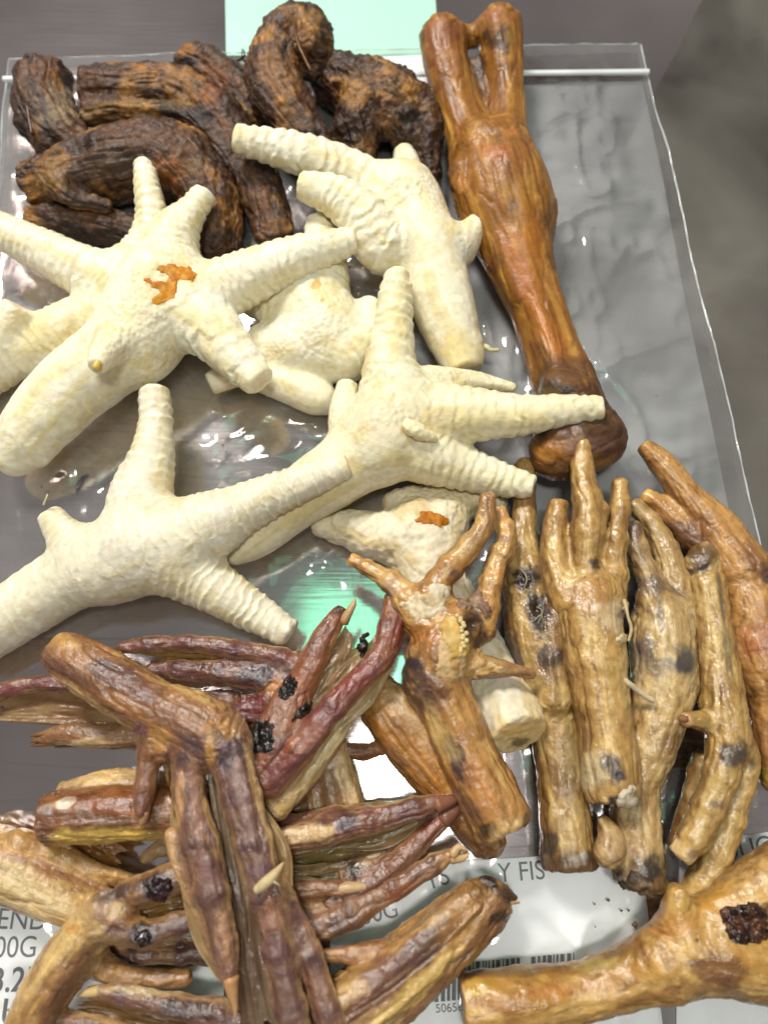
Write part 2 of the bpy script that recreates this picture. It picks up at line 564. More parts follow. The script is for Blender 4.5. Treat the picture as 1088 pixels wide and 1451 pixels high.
def patch(pc, name, shape, color, color2=None, lift=0.05, mat='flake', rag=0.35, rough=0.02, style_freq=3.0, top=True):
    """A torn flap, crust or pad that sits proud of a thing's skin: shape is a list of (px, py, rx, ry, angle) ellipses."""
    d = np.full(len(pc.V), 9.0)
    for j, e in enumerate(shape):
        x, y, rx, ry, ang = e
        a = math.radians(ang)
        dx, dy = pc.px[:, 0] - x, pc.px[:, 1] - y
        u = (dx * math.cos(a) + dy * math.sin(a)) / rx
        v = (-dx * math.sin(a) + dy * math.cos(a)) / ry
        d = np.minimum(d, np.sqrt(u * u + v * v))
    d = d + rag * fbm(pc.V * style_freq, pc.seed + 77, 3)
    m = (d < 1.0) & (pc.N @ (-FWD) > 0.05)
    q = pc.Q[m[pc.Q].all(1)]
    if len(q) < 4:
        return None
    u, inv = np.unique(q, return_inverse=True)
    inv = inv.reshape(q.shape)
    edge = sstep(1.0, 0.75, d[u])
    # skirt: vertices on the outline sink into the skin
    E = np.sort(np.vstack([inv[:, [k, (k + 1) % 4]] for k in range(4)]), axis=1)
    Eu, cn = np.unique(E, axis=0, return_counts=True)
    rim = np.zeros(len(u), bool); rim[Eu[cn == 1].ravel()] = True
    h = lift * (0.45 + 0.55 * edge) + rough * fbm(pc.V[u] * 7, pc.seed + 5, 3)
    h[rim] = -0.015
    V = pc.V[u] + pc.N[u] * h[:, None]
    Nn = vert_normals(V, inv)
    t = sstep(-0.4, 0.5, fbm(pc.V[u] * 4, pc.seed + 9, 3))[:, None]
    col = lerp(lin(color), lin(color2 if color2 is not None else color), t)
    me = mesh_from(name, V - pc.org, inv, None, np.clip(col, 0.002, 0.9), pc.flow[u])
    return link(name, me, MAT[mat], parent=pc.root)

def tube(pc, name, pts, color, tipcolor=None, mat='claw', seg=9, world=False):
    """claw, spur or fibre: a tapered tube along (px, py, z, r px) points, rounded shut at both ends"""
    raw = []
    for (x, y, z, r) in pts:
        p, dep = at(x, y, z)
        raw.append((*p, max(r, 0.4) * dep / F_PX))
    q = catmull(raw, 0.10)
    P, R = q[:, :3], np.maximum(q[:, 3], 0.006)
    T = np.gradient(P, axis=0); T /= np.linalg.norm(T, axis=1)[:, None] + 1e-9
    A = np.cross(T, [0.1, 0.2, 1.0]); A /= np.linalg.norm(A, axis=1)[:, None] + 1e-9
    B = np.cross(T, A)
    an = np.linspace(0, 2 * np.pi, seg, endpoint=False)
    V = (P[:, None] + R[:, None, None] * (np.cos(an)[None, :, None] * A[:, None] + np.sin(an)[None, :, None] * B[:, None])).reshape(-1, 3)
    V = V + 0.12 * np.repeat(R, seg)[:, None] * vnoise(V * 8, 3)[:, None]
    n = len(P)
    i, j = np.meshgrid(np.arange(n - 1), np.arange(seg), indexing='ij')
    i, j = i.ravel(), j.ravel(); j2 = (j + 1) % seg
    Q = np.stack([i * seg + j, i * seg + j2, (i + 1) * seg + j2, (i + 1) * seg + j], 1)
    V = np.vstack([V, P[0] - T[0] * R[0] * 0.6, P[-1] + T[-1] * R[-1] * 0.6])
    c0, c1 = len(V) - 2, len(V) - 1
    jj = np.arange(seg)
    cap0 = np.stack([np.full(seg, c0), (jj + 1) % seg, jj, np.full(seg, c0)], 1)
    cap1 = np.stack([np.full(seg, c1), (n - 1) * seg + jj, (n - 1) * seg + (jj + 1) % seg, np.full(seg, c1)], 1)
    t = np.concatenate([np.repeat(np.linspace(0, 1, n), seg), [0, 1]])[:, None]
    col = lerp(lin(color), lin(tipcolor if tipcolor is not None else color), t)
    faces = [tuple(f) for f in Q] + [tuple(f[:3]) for f in cap0] + [tuple(f[:3]) for f in cap1]
    me = bpy.data.meshes.new(name)
    me.from_pydata([tuple(v) for v in (V - pc.org) * CM], [], faces)
    for pl in me.polygons:
        pl.use_smooth = True
    a = me.color_attributes.new('Col', 'FLOAT_COLOR', 'POINT')
    a.data.foreach_set('color', np.hstack([col, np.ones((len(V), 1))]).astype(np.float32).ravel())
    a = me.attributes.new('flow', 'FLOAT_VECTOR', 'POINT')
    a.data.foreach_set('vector', np.ascontiguousarray(V, np.float32).ravel())
    return link(name, me, MAT[mat], parent=pc.root)

def web(pc, A, B, c1, c2, sag=0.15, scal=0.25, nu=28, nv=70, thick=0.025, name='web', ragged=0.1, mat='web'):
    """the skin stretched between two toes: A and B run from the palm to the toe tips as (px, py, z)"""
    def line(L):
        raw = [(*at(x, y, z)[0], 0) for (x, y, z) in L]
        q = catmull(raw, 0.1)[:, :3]
        s = np.concatenate([[0], np.cumsum(np.linalg.norm(np.diff(q, axis=0), axis=1))]); s /= s[-1]
        return lambda t: np.stack([np.interp(t, s, q[:, k]) for k in range(3)], -1)
    fa, fb = line(A), line(B)
    sd = pc.seed + len(pc.root.children)
    u = np.linspace(0, 1, nu)
    v = np.linspace(0, 1, nv)
    U, Vv = np.meshgrid(u, v, indexing='ij')
    rg = ragged * vnoise(np.stack([U[:, 0] * 7, U[:, 0] * 0 + sd, U[:, 0] * 0], 1), sd)[:, None]
    T = Vv * (1 - scal * np.sin(np.pi * U) + rg * np.sin(np.pi * U))
    P = fa(T.ravel()).reshape(nu, nv, 3) * (1 - U[..., None]) + fb(T.ravel()).reshape(nu, nv, 3) * U[..., None]
    flat = P.reshape(-1, 3)
    lift = -sag * np.sin(np.pi * U) + 0.09 * fbm(np.stack([U.ravel() * 5, Vv.ravel() * 3.5, U.ravel() * 0 + sd], 1), sd, 4).reshape(nu, nv) * np.sin(np.pi * U) * 1.4
    P[..., 2] = np.maximum(P[..., 2] + lift, 0.05)
    top = P.reshape(-1, 3)
    bot = top - np.array([0, 0, thick])
    idx = np.arange(nu * nv).reshape(nu, nv)
    q = np.stack([idx[:-1, :-1], idx[1:, :-1], idx[1:, 1:], idx[:-1, 1:]], -1).reshape(-1, 4)
    n = nu * nv
    ring = np.concatenate([idx[0, :], idx[1:, -1], idx[-1, -2::-1], idx[-2:0:-1, 0]])
    r2 = np.roll(ring, -1)
    side = np.stack([ring, r2, r2 + n, ring + n], 1)
    Vall = np.vstack([top, bot])
    nz = np.cross(Vall[q[:, 1]] - Vall[q[:, 0]], Vall[q[:, 3]] - Vall[q[:, 0]])[:, 2].mean()
    if nz < 0:
        q = q[:, ::-1]; side = side[:, ::-1]
    Q = np.vstack([q, q[:, ::-1] + n, side[:, ::-1]])
    t = sstep(-0.4, 0.6, fbm(np.stack([U.ravel() * 3, Vv.ravel() * 4, 0 * U.ravel() + sd], 1), sd + 1, 3))[:, None]
    col = np.tile(lerp(lin(c1), lin(c2), t), (2, 1))
    fl = np.stack([Vv.ravel() * 4, U.ravel() * 2.6 + 0.25 * fbm(np.stack([U.ravel() * 2, Vv.ravel() * 3, 0 * U.ravel()], 1), sd + 8, 2), 0 * U.ravel()], 1) + sd
    me = mesh_from(name, Vall - pc.org, Q, None, col, np.tile(fl, (2, 1)))
    return link(name, me, MAT[mat], parent=pc.root)

def flange(pc, pts, dx, dy, c1=(206, 176, 126), c2=(184, 146, 98), drop=0.25):
    """a thin pale hem of web skin along one side of a toe"""
    A = [(x, y, z) for (x, y, z) in pts]
    n = len(pts) - 1
    prof = [0.15 + 0.85 * math.sin(math.pi * (0.08 + 0.84 * k / n)) ** 0.6 * (0.82 + 0.25 * math.sin(2.7 * k + dx)) for k in range(n + 1)]
    B = [(x + dx * w, y + dy * w, z - drop) for (x, y, z), w in zip(pts, prof)]
    return web(pc, A, B, c1, c2, sag=0.0, scal=0.0, nu=10, nv=60, thick=0.03)

# ------------------------------------------------------------------ the steel tray
def steel():
    m, nt, out = new_mat('scuffed_brushed_steel')
    L = nt.links.new
    p = N(nt, 'ShaderNodeBsdfPrincipled', Metallic=1.0)
    tc = N(nt, 'ShaderNodeTexCoord')
    big = N(nt, 'ShaderNodeTexNoise', Scale=9.0, Detail=3.0)
    L(tc.outputs['Object'], big.inputs['Vector'])
    cr = N(nt, 'ShaderNodeValToRGB')
    cr.color_ramp.elements[0].position = 0.3; cr.color_ramp.elements[0].color = (0.52, 0.465, 0.455, 1)
    cr.color_ramp.elements[1].position = 0.7; cr.color_ramp.elements[1].color = (0.93, 0.86, 0.84, 1)
    L(big.outputs['Fac'], cr.inputs['Fac'])
    L(cr.outputs['Color'], p.inputs['Base Color'])
    mp = N(nt, 'ShaderNodeMapping'); mp.inputs['Scale'].default_value = (25, 900, 1)
    L(tc.outputs['Object'], mp.inputs['Vector'])
    br = N(nt, 'ShaderNodeTexNoise', Scale=1.0, Detail=4.0)
    L(mp.outputs['Vector'], br.inputs['Vector'])
    rr = N(nt, 'ShaderNodeMapRange'); rr.inputs['To Min'].default_value = 0.09; rr.inputs['To Max'].default_value = 0.13
    L(br.outputs['Fac'], rr.inputs['Value'])
    L(rr.outputs[0], p.inputs['Roughness'])
    b0 = N(nt, 'ShaderNodeBump', Strength=0.05, Distance=0.0004)
    L(br.outputs['Fac'], b0.inputs['Height'])
    prev = b0
    # three sets of straight hairline scratches
    for ang, sc, th in ((0.9, 55, 0.012), (-0.5, 42, 0.010), (2.2, 60, 0.010), (1.5, 38, 0.012)):
        mq = N(nt, 'ShaderNodeMapping'); mq.inputs['Rotation'].default_value = (0, 0, ang); mq.inputs['Scale'].default_value = (0.22, 1, 1)
        L(tc.outputs['Object'], mq.inputs['Vector'])
        v = N(nt, 'ShaderNodeTexVoronoi', Scale=float(sc), feature='DISTANCE_TO_EDGE')
        L(mq.outputs['Vector'], v.inputs['Vector'])
        lt = N(nt, 'ShaderNodeMath', operation='LESS_THAN'); lt.inputs[1].default_value = th
        L(v.outputs['Distance'], lt.inputs[0])
        b = N(nt, 'ShaderNodeBump', Strength=0.5, Distance=0.0003)
        L(lt.outputs[0], b.inputs['Height']); L(prev.outputs[0], b.inputs['Normal'])
        prev = b
    L(prev.outputs[0], p.inputs['Normal'])
    L(p.outputs[0], out.inputs['Surface'])
    return m

def grid_sheet(corners, nx, ny, hfun, z0):
    """corners in photo pixels (top-left, top-right, bottom-right, bottom-left), lying on the tray"""
    c = [at(x, y, 0)[0] for (x, y) in corners]
    u = np.linspace(0, 1, nx)[:, None, None]; v = np.linspace(0, 1, ny)[None, :, None]
    P = (c[0] * (1 - u) + c[1] * u) * (1 - v) + (c[3] * (1 - u) + c[2] * u) * v
    P = P.reshape(-1, 3)
    U = np.broadcast_to(u[..., 0], (nx, ny)).ravel(); W = np.broadcast_to(v[..., 0], (nx, ny)).ravel()
    P = P.copy(); P[:, 2] = z0 + hfun(P, U, W)
    idx = np.arange(nx * ny).reshape(nx, ny)
    Q = np.stack([idx[:-1, :-1], idx[:-1, 1:], idx[1:, 1:], idx[1:, :-1]], -1).reshape(-1, 4)
    return P, Q, U, W

STEEL = steel()
def floor_h(P, U, W):
    return 0.02 * fbm(P * 0.12, 3, 2)
P, Q, U, W = grid_sheet([(-2600, -2600), (3700, -2600), (3700, 3700), (-2600, 3700)], 60, 60, lambda P, U, W: 0 * U, 0.0)
P = np.array([[-80, -70, 0], [80, -70, 0], [80, 90, 0], [-80, 90, 0]], float)
me = mesh_from('tray_floor', P, np.array([[0, 1, 2, 3]]))
floor = link('tray_floor', me, STEEL)
floor['kind'] = 'structure'

# ------------------------------------------------------------------ clear bags, their labels and print
def film(name, tint=(0.97, 0.97, 0.97), haze=0.10, haze_col=(0.75, 0.76, 0.78), gloss=0.10, rough=0.10, wrinkle=0.28):
    m, nt, out = new_mat(name)
    L = nt.links.new
    tc = N(nt, 'ShaderNodeTexCoord')
    n1 = N(nt, 'ShaderNodeTexNoise', Scale=24.0, Detail=2.0, Roughness=0.45, Distortion=1.2)
    L(tc.outputs['Object'], n1.inputs['Vector'])
    mp = N(nt, 'ShaderNodeMapping'); mp.inputs['Scale'].default_value = (14, 70, 30); mp.inputs['Rotation'].default_value = (0, 0, 0.6)
    L(tc.outputs['Object'], mp.inputs['Vector'])
    n2 = N(nt, 'ShaderNodeTexNoise', Scale=1.0, Detail=3.0)
    L(mp.outputs['Vector'], n2.inputs['Vector'])
    b1 = N(nt, 'ShaderNodeBump', Strength=wrinkle, Distance=0.004); L(n1.outputs['Fac'], b1.inputs['Height'])
    b2 = N(nt, 'ShaderNodeBump', Strength=wrinkle * 0.5, Distance=0.002); L(n2.outputs['Fac'], b2.inputs['Height']); L(b1.outputs[0], b2.inputs['Normal'])
    tp = N(nt, 'ShaderNodeBsdfTransparent'); tp.inputs['Color'].default_value = (*tint, 1)
    df = N(nt, 'ShaderNodeBsdfDiffuse'); df.inputs['Color'].default_value = (*haze_col, 1)
    gl = N(nt, 'ShaderNodeBsdfGlossy', Roughness=rough)
    L(b2.outputs[0], gl.inputs['Normal'])
    hz = N(nt, 'ShaderNodeMapRange'); hz.inputs['From Min'].default_value = 0.3; hz.inputs['From Max'].default_value = 0.7
    hz.inputs['To Min'].default_value = haze * 0.25; hz.inputs['To Max'].default_value = haze * 1.9
    nb = N(nt, 'ShaderNodeTexNoise', Scale=14.0, Detail=3.0, Distortion=0.6)
    L(tc.outputs['Object'], nb.inputs['Vector'])
    L(nb.outputs['Fac'], hz.inputs['Value'])
    m1 = N(nt, 'ShaderNodeMixShader'); L(hz.outputs[0], m1.inputs['Fac']); L(tp.outputs[0], m1.inputs[1]); L(df.outputs[0], m1.inputs[2])
    fr = N(nt, 'ShaderNodeFresnel', IOR=1.45); L(b2.outputs[0], fr.inputs['Normal'])
    ad = N(nt, 'ShaderNodeMath', operation='MULTIPLY_ADD'); ad.inputs[1].default_value = 1.3; ad.inputs[2].default_value = gloss * 0.1
    L(fr.outputs[0], ad.inputs[0])
    m2 = N(nt, 'ShaderNodeMixShader'); L(ad.outputs[0], m2.inputs['Fac']); L(m1.outputs[0], m2.inputs[1]); L(gl.outputs[0], m2.inputs[2])
    L(m2.outputs[0], out.inputs['Surface'])
    return m

def plain(name, color, rough=0.5, spec=0.4, noise=0.06, scale=120.0):
    m, nt, out = new_mat(name)
    L = nt.links.new
    p = N(nt, 'ShaderNodeBsdfPrincipled', Roughness=rough)
    p.inputs['Specular IOR Level'].default_value = spec
    tc = N(nt, 'ShaderNodeTexCoord'); n = N(nt, 'ShaderNodeTexNoise', Scale=scale, Detail=4.0)
    L(tc.outputs['Object'], n.inputs['Vector'])
    mr = N(nt, 'ShaderNodeMapRange'); mr.inputs['To Min'].default_value = 1 - noise; mr.inputs['To Max'].default_value = 1 + noise
    L(n.outputs['Fac'], mr.inputs['Value'])
    sc = N(nt, 'ShaderNodeVectorMath', operation='SCALE'); sc.inputs[0].default_value = color
    L(mr.outputs[0], sc.inputs['Scale']); L(sc.outputs[0], p.inputs['Base Color'])
    L(p.outputs[0], out.inputs['Surface'])
    return m

FILM = film('clear_bag_film', tint=(0.99, 0.99, 0.99), haze=0.05, wrinkle=0.3)
FILM_FROST = film('frosted_bag_film', haze=0.36, haze_col=(0.62, 0.63, 0.64), tint=(0.95, 0.95, 0.95))
FILM_MILKY = film('milky_bag_film', haze=0.11, haze_col=(0.62, 0.63, 0.64), tint=(0.95, 0.95, 0.95))
FILM_GREEN = film('grey_green_bag_film', tint=(0.88, 0.88, 0.82), haze=0.22, haze_col=(0.30, 0.29, 0.25), wrinkle=0.12, rough=0.2)
PAPER = plain('white_label_paper', (0.95, 0.95, 0.95), rough=0.45, noise=0.02)
INK = plain('grey_print', (0.16, 0.165, 0.17), rough=0.5, noise=0.1)
INK_DARK = plain('dark_grey_bold_print', (0.11, 0.115, 0.12), rough=0.5)
STRIP = plain('white_zip_plastic', (0.66, 0.68, 0.68), rough=0.3, noise=0.25, scale=60)
MINT_REFLECTION = plain('mint_reflection_paint', (0.43, 0.74, 0.60), rough=0.4, noise=0.10, scale=30)  # colour of a light reflection, painted onto a plain sheet
SEAM = plain('clear_seam_plastic', (0.55, 0.57, 0.58), rough=0.12, spec=1.0)

def bag(name, label, corners, fm, z0, amp, seed, nx=90, ny=120, ridge=0.0, folds=10):
    def h(P, U, W):
        w = amp * (0.5 + 0.5 * fbm(P * 0.35 + seed, seed, 3)) + ridge * (1 - np.abs(fbm(P * np.array([0.5, 0.22, 1]) + seed, seed + 3, 3))) ** 6
        cr_ = random.Random(seed)
        for k in range(int(folds)):      # long shallow fold lines
            a = cr_.uniform(0, math.pi); off_ = cr_.uniform(-9, 9); bow = cr_.uniform(-0.02, 0.02); ln = cr_.uniform(2.5, 7); mid = cr_.uniform(-7, 7)
            ctr = P[:, :2].mean(0)
            x_ = (P[:, 0] - ctr[0]) * math.cos(a) + (P[:, 1] - ctr[1]) * math.sin(a) - mid
            y_ = -(P[:, 0] - ctr[0]) * math.sin(a) + (P[:, 1] - ctr[1]) * math.cos(a) - off_ - bow * x_ ** 2 + 0.15 * np.sin(x_ * 1.1 + k)
            w = w + cr_.uniform(0.05, 0.14) * np.exp(-np.abs(y_) / 0.16) * np.exp(-(x_ / ln) ** 2)
        e = np.minimum(np.minimum(U, 1 - U), np.minimum(W, 1 - W))
        return np.maximum(w, 0) * (0.4 + 0.6 * sstep(0.0, 0.14, e)) + 0.01
    P, Q, U, W = grid_sheet(corners, nx, ny, h, z0)
    # slightly wandering cut edges
    P[:, 0] += 0.07 * vnoise(np.stack([W * 9, U * 0, U * 0 + seed], 1), seed)
    P[:, 1] += 0.03 * vnoise(np.stack([U * 11, U * 0, U * 0 + seed], 1), seed + 1)
    org = np.array([P[:, 0].mean(), P[:, 1].mean(), 0.0])
    me = mesh_from(name, P - org, Q)
    o = link(name, me, fm, loc=org)
    tag(o, label, 'plastic bag', 'clear plastic bags lying on the steel tray')
    return o, org, P.reshape(nx, ny, 3)

def strip_mesh(parent, org, name, pts, width, height, mat, seed=0, wob=0.0):
    """a bead of plastic along floor points (cm)"""
    q = catmull(np.hstack([np.asarray(pts, float), np.zeros((len(pts), 1))]), 0.3)[:, :3]
    T = np.gradient(q, axis=0); T /= np.linalg.norm(T, axis=1)[:, None]
    S = np.stack([-T[:, 1], T[:, 0], 0 * T[:, 0]], 1)
    prof = [(-0.5, 0), (-0.42, 0.7), (-0.2, 1), (0.2, 1), (0.42, 0.7), (0.5, 0)]
    w = width * (1 + wob * vnoise(q * 1.7, seed))
    hh = height * (1 + wob * vnoise(q * 2.9, seed + 1))
    V = np.stack([q + S * (a * w)[:, None] + np.array([0, 0, 1]) * (b * hh)[:, None] for a, b in prof], 1).reshape(-1, 3)
    n, k = len(q), len(prof)
    i, j = np.meshgrid(np.arange(n - 1), np.arange(k - 1), indexing='ij'); i, j = i.ravel(), j.ravel()
    Q = np.stack([i * k + j, i * k + j + 1, (i + 1) * k + j + 1, (i + 1) * k + j], 1)
    me = mesh_from(name, V - org, Q)
    return link(name, me, mat, parent=parent)

def label_card(parent, org, corners, mat=PAPER, z=0.06, name='label'):
    c = [at(x, y, 0)[0] for (x, y) in corners]
    nx, ny = 14, 14
    P, Q, U, W = grid_sheet(corners, nx, ny, lambda P, U, W: 0 * U, z)
    n = len(P)
    idx = np.arange(n).reshape(nx, ny)
    ring = np.concatenate([idx[0, :], idx[1:, -1], idx[-1, -2::-1], idx[-2:0:-1, 0]]); r2 = np.roll(ring, -1)
    V = np.vstack([P, P - np.array([0, 0, 0.012])])
    Q2 = np.vstack([Q, Q[:, ::-1] + n, np.stack([ring, r2, r2 + n, ring + n], 1)])
    me = mesh_from(name, V - org, Q2, smooth_shade=False)
    return link(name, me, mat, parent=parent)

def text(parent, org, body, x, y, cap_px, ang, mat, z=0.066, bold=0.0, sx=1.0):
    """flat print: the left end of the baseline at photo pixel (x, y)"""
    p, dep = at(x, y, z)
    cu = bpy.data.curves.new('printed_text', 'FONT')
    cu.body = body
    cu.size = cap_px * dep / F_PX / 0.70 * CM
    cu.extrude = 0.00002
    cu.offset = bold
    o = bpy.data.objects.new('printed_text', cu)
    scene.collection.objects.link(o)
    me = bpy.data.meshes.new_from_object(o)
    bpy.data.objects.remove(o)
    me.materials.clear()
    me.transform(Matrix.Rotation(math.radians(ang), 4, 'Z') @ Matrix.Diagonal((sx, 1.08, 1, 1)))
    o = link('printed_text', me, mat, parent=parent)
    o.location = Vector((p - org) * CM)
    return o

# the big zip bag most of the pile lies on
zb, zo, zg = bag('zip_bag', 'large clear zip bag with a white zip line, lying flat under the whole pile', [(17, 90), (905, 68), (1105, 905), (-62, 905)], FILM_MILKY, 0.15, 0.25, 4, 200, 200, ridge=0.12, folds=34)
def edge(a, b, n=8, z=0.12):
    return [at(a[0] + (b[0] - a[0]) * t, a[1] + (b[1] - a[1]) * t, 0)[0] + np.array([0, 0, z]) for t in np.linspace(0, 1, n)]
strip_mesh(zb, zo, 'zip_strip', edge((12, 124), (914, 114), 8, 0.42), 0.26, 0.10, STRIP)
LIFT = np.array([0, 0, 0.01])
strip_mesh(zb, zo, 'side_seam', zg[-1, ::3] + LIFT, 0.045, 0.04, SEAM, 3, 1.0)
strip_mesh(zb, zo, 'side_seam', zg[0, ::3] + LIFT, 0.045, 0.04, SEAM, 5, 1.0)
strip_mesh(zb, zo, 'top_edge', zg[::3, 0] + LIFT, 0.035, 0.03, SEAM, 7, 1.0)

ib, io, ig = bag('frosted_bag', 'milky frosted bag lying inside the zip bag to the right of the leg bone', [(560, 128), (908, 117), (1064, 890), (560, 890)], FILM_FROST, 0.065, 0.05, 33, 60, 80, folds=0)
# bag with the central label
cb, co, cg = bag('labelled_bag', 'clear bag over the white barcode label under the yellow feet at the lower middle', [(440, 1000), (935, 985), (960, 1520), (440, 1530)], FILM, 0.15, 0.14, 9, 80, 80, ridge=0.12)
lc = label_card(cb, co, [(468, 1232), (905, 1204), (945, 1510), (468, 1520)])
text(lc, co, "YS", 606, 1262, 23, 17, INK)
text(lc, co, "Y FIS", 706, 1250, 23, 3.5, INK)
text(lc, co, "00G", 513, 1311, 22, 12, INK)
text(lc, co, "50656", 617, 1435, 10, 3, INK_DARK, sx=1.1)
# bar code: dark bars of uneven width, flat print
rng = random.Random(12)
verts, faces = [], []
x = 586.0
while x < 812:
    w = rng.choice([1.9, 1.9, 3.2, 3.2, 4.8, 6.0])
    ang = (812 - x) / 220.0
    y0 = 1350 + 20 * ang
    y1 = y0 + 52
    if x + w < 742 or x > 750:
        i = len(verts)
        for (a, b) in ((x, y0), (x + w, y0), (x + w - 0.5, y1), (x - 0.5, y1)):
            verts.append(tuple((at(a, b, 0.066)[0] - co) * CM))
        faces.append((i + 3, i + 2, i + 1, i))
    x += w + rng.choice([2.0, 2.4, 2.4, 3.6])
me = bpy.data.meshes.new('barcode'); me.from_pydata(verts, [], faces)
link('barcode', me, INK_DARK, parent=lc)

# bag with the left label
lb, lo_, lg = bag('labelled_bag', 'clear bag over the white price label at the lower left corner under the duck feet', [(-120, 1180), (330, 1230), (330, 1530), (-120, 1530)], FILM, 0.15, 0.14, 15, 60, 50, ridge=0.15)
ll = label_card(lb, lo_, [(-110, 1262), (318, 1292), (318, 1520), (-110, 1520)])
text(ll, lo_, "END", -6, 1316, 25, -1, INK)
text(ll, lo_, "00G", -10, 1357, 25, 1, INK)
text(ll, lo_, "3.25", -14, 1406, 28, 2, INK_DARK, bold=0.00012)
text(ll, lo_, "U", 0, 1452, 30, 0, INK_DARK, bold=0.00015)

# bag with the right label
rb, ro, rg_ = bag('labelled_bag', 'clear bag over the white label at the right edge above the large yellow foot', [(930, 1090), (1190, 1060), (1210, 1530), (930, 1530)], FILM, 0.17, 0.14, 21, 50, 60, ridge=0.15)
lr = label_card(rb, ro, [(962, 1196), (1180, 1166), (1200, 1520), (955, 1520)])
text(lr, ro, "OUGH", 1022, 1222, 24, 8, INK)
text(lr, ro, "BU", 997, 1268, 22, 9, INK)

# the loose grey-green bag at the upper right
gb, go, gg = bag('green_tinted_bag', 'dull grey green clear bag lying at the upper right beyond the zip bag', [(1010, -30), (1700, -30), (1700, 1500), (700, 560)], FILM_GREEN, 0.02, 0.02, 27, 70, 90, folds=0)
# flat sheet added for a mint light reflection, painted in its colour
c = label_card(None, np.zeros(3), [(319, -40), (614, -40), (622, 80), (321, 80)], MINT_REFLECTION, 0.05, 'mint_reflection_sheet')
tag(c, 'mint light reflection painted on a sheet behind the necks at the top edge', 'painted reflection')
c2 = label_card(None, np.zeros(3), [(500, 83), (618, 80), (628, 150), (500, 150)], PAPER, 0.075, 'paper_slip')
tag(c2, 'white paper slip peeking out between the dark necks and the leg bone', 'paper')

# crumbs
rng = random.Random(5)
verts, faces = [], []
for (x, y, s) in [(316, 631, 2.2), (345, 616, 2.6), (842, 1281, 2), (862, 1276, 3), (843, 1313, 1.6), (691, 1303, 1.5), (900, 1310, 5), (890, 1290, 3), (432, 240, 3), (300, 640, 1.5), (880, 1290, 2.4), (640, 640, 1.6), (735, 590, 1.5), (60, 690, 1.4), (1000, 1020, 1.6), (930, 560, 1.4)]:
    p, dep = at(x, y, 0.28)
    r = s * dep / F_PX
    i = len(verts)
    for k in range(6):
        a = [(1, 0, 0), (-1, 0, 0), (0, 1, 0), (0, -1, 0), (0, 0, 1), (0, 0, -1)][k]
        verts.append(tuple((p + np.array(a) * r * rng.uniform(0.6, 1.3)) * CM))
    faces += [(i, i + 2, i + 4), (i + 2, i + 1, i + 4), (i + 1, i + 3, i + 4), (i + 3, i, i + 4), (i + 2, i, i + 5), (i + 1, i + 2, i + 5), (i + 3, i + 1, i + 5), (i, i + 3, i + 5)]
me = bpy.data.meshes.new('crumbs'); me.from_pydata(verts, [], faces)
cr = link('crumbs', me, plain('brown_crumb', (0.20, 0.12, 0.06), noise=0.5, scale=300))
cr['kind'] = 'stuff'
cr['label'] = 'tiny brown crumbs scattered over the clear bags'

# ================================================================== dark dried necks
NECK = ((60, 40, 28), (92, 60, 36), (156, 110, 54), 0.85)
NG = 'dark dried necks at the top left'
def neck(label, chains, **kw):
    kw.setdefault('disp', (0.12, 1.4, 0.028)); kw.setdefault('fiberdisp', 0.04)
    return build('dried_neck', label, 'dried neck', NG, 'neck', chains, NECK, **kw)
C = Chain
n = neck('short blocky dark neck standing at the far left of the necks', [C(None, [(62, 118, 1.3, 40), (64, 160, 1.3, 42), (90, 200, 1.2, 40), (120, 222, 1.1, 34)], flat=True)],
     stains=[(85, 150, 24, 30, 60, (150, 128, 100), 0.6), (40, 190, 14, 26, 10, (38, 24, 20), 0.7), (62, 100, 30, 10, 0, (104, 62, 34), 0.7)])
tube(n, 'sinew', [(40, 105, 2.2, 3), (38, 140, 2.3, 3), (46, 190, 2.1, 3)], (84, 56, 38))
n = neck('long dark neck arched from the blocky neck down to the raised white toe', [C(None, [(128, 128, 1.5, 32), (180, 128, 1.6, 36), (245, 128, 1.6, 34), (300, 160, 1.5, 36), (342, 215, 1.3, 34), (370, 270, 1.2, 32), (385, 315, 1.1, 30), (388, 335, 1.0, 26)], flat=True),
     C('muscle_strand', [(130, 160, 1.6, 20), (190, 155, 2.0, 13), (255, 160, 2.0, 12), (310, 205, 1.9, 12), (350, 262, 1.5, 11)])],
     stains=[(205, 150, 60, 9, 0, (142, 104, 48), 0.6), (140, 168, 26, 14, 30, (128, 98, 54), 0.7), (300, 135, 14, 26, 30, (120, 70, 42), 0.5), (262, 160, 40, 10, 15, (30, 20, 18), 0.7), (395, 320, 18, 12, 0, (122, 86, 44), 0.6)])
n = neck('stubby dark neck end poking out behind the long arched neck', [C(None, [(264, 86, 1.0, 22), (300, 100, 1.1, 30), (335, 130, 1.0, 30), (360, 160, 0.9, 26)], flat=True)],
     stains=[(262, 70, 16, 12, 0, (150, 100, 46), 0.9), (268, 95, 12, 12, 0, (34, 24, 20), 0.8), (312, 100, 22, 14, 30, (112, 70, 38), 0.6)])
tube(n, 'sinew', [(330, 90, 1.2, 2), (346, 80, 1.6, 1.5), (345, 70, 1.9, 0.8)], (70, 48, 34))
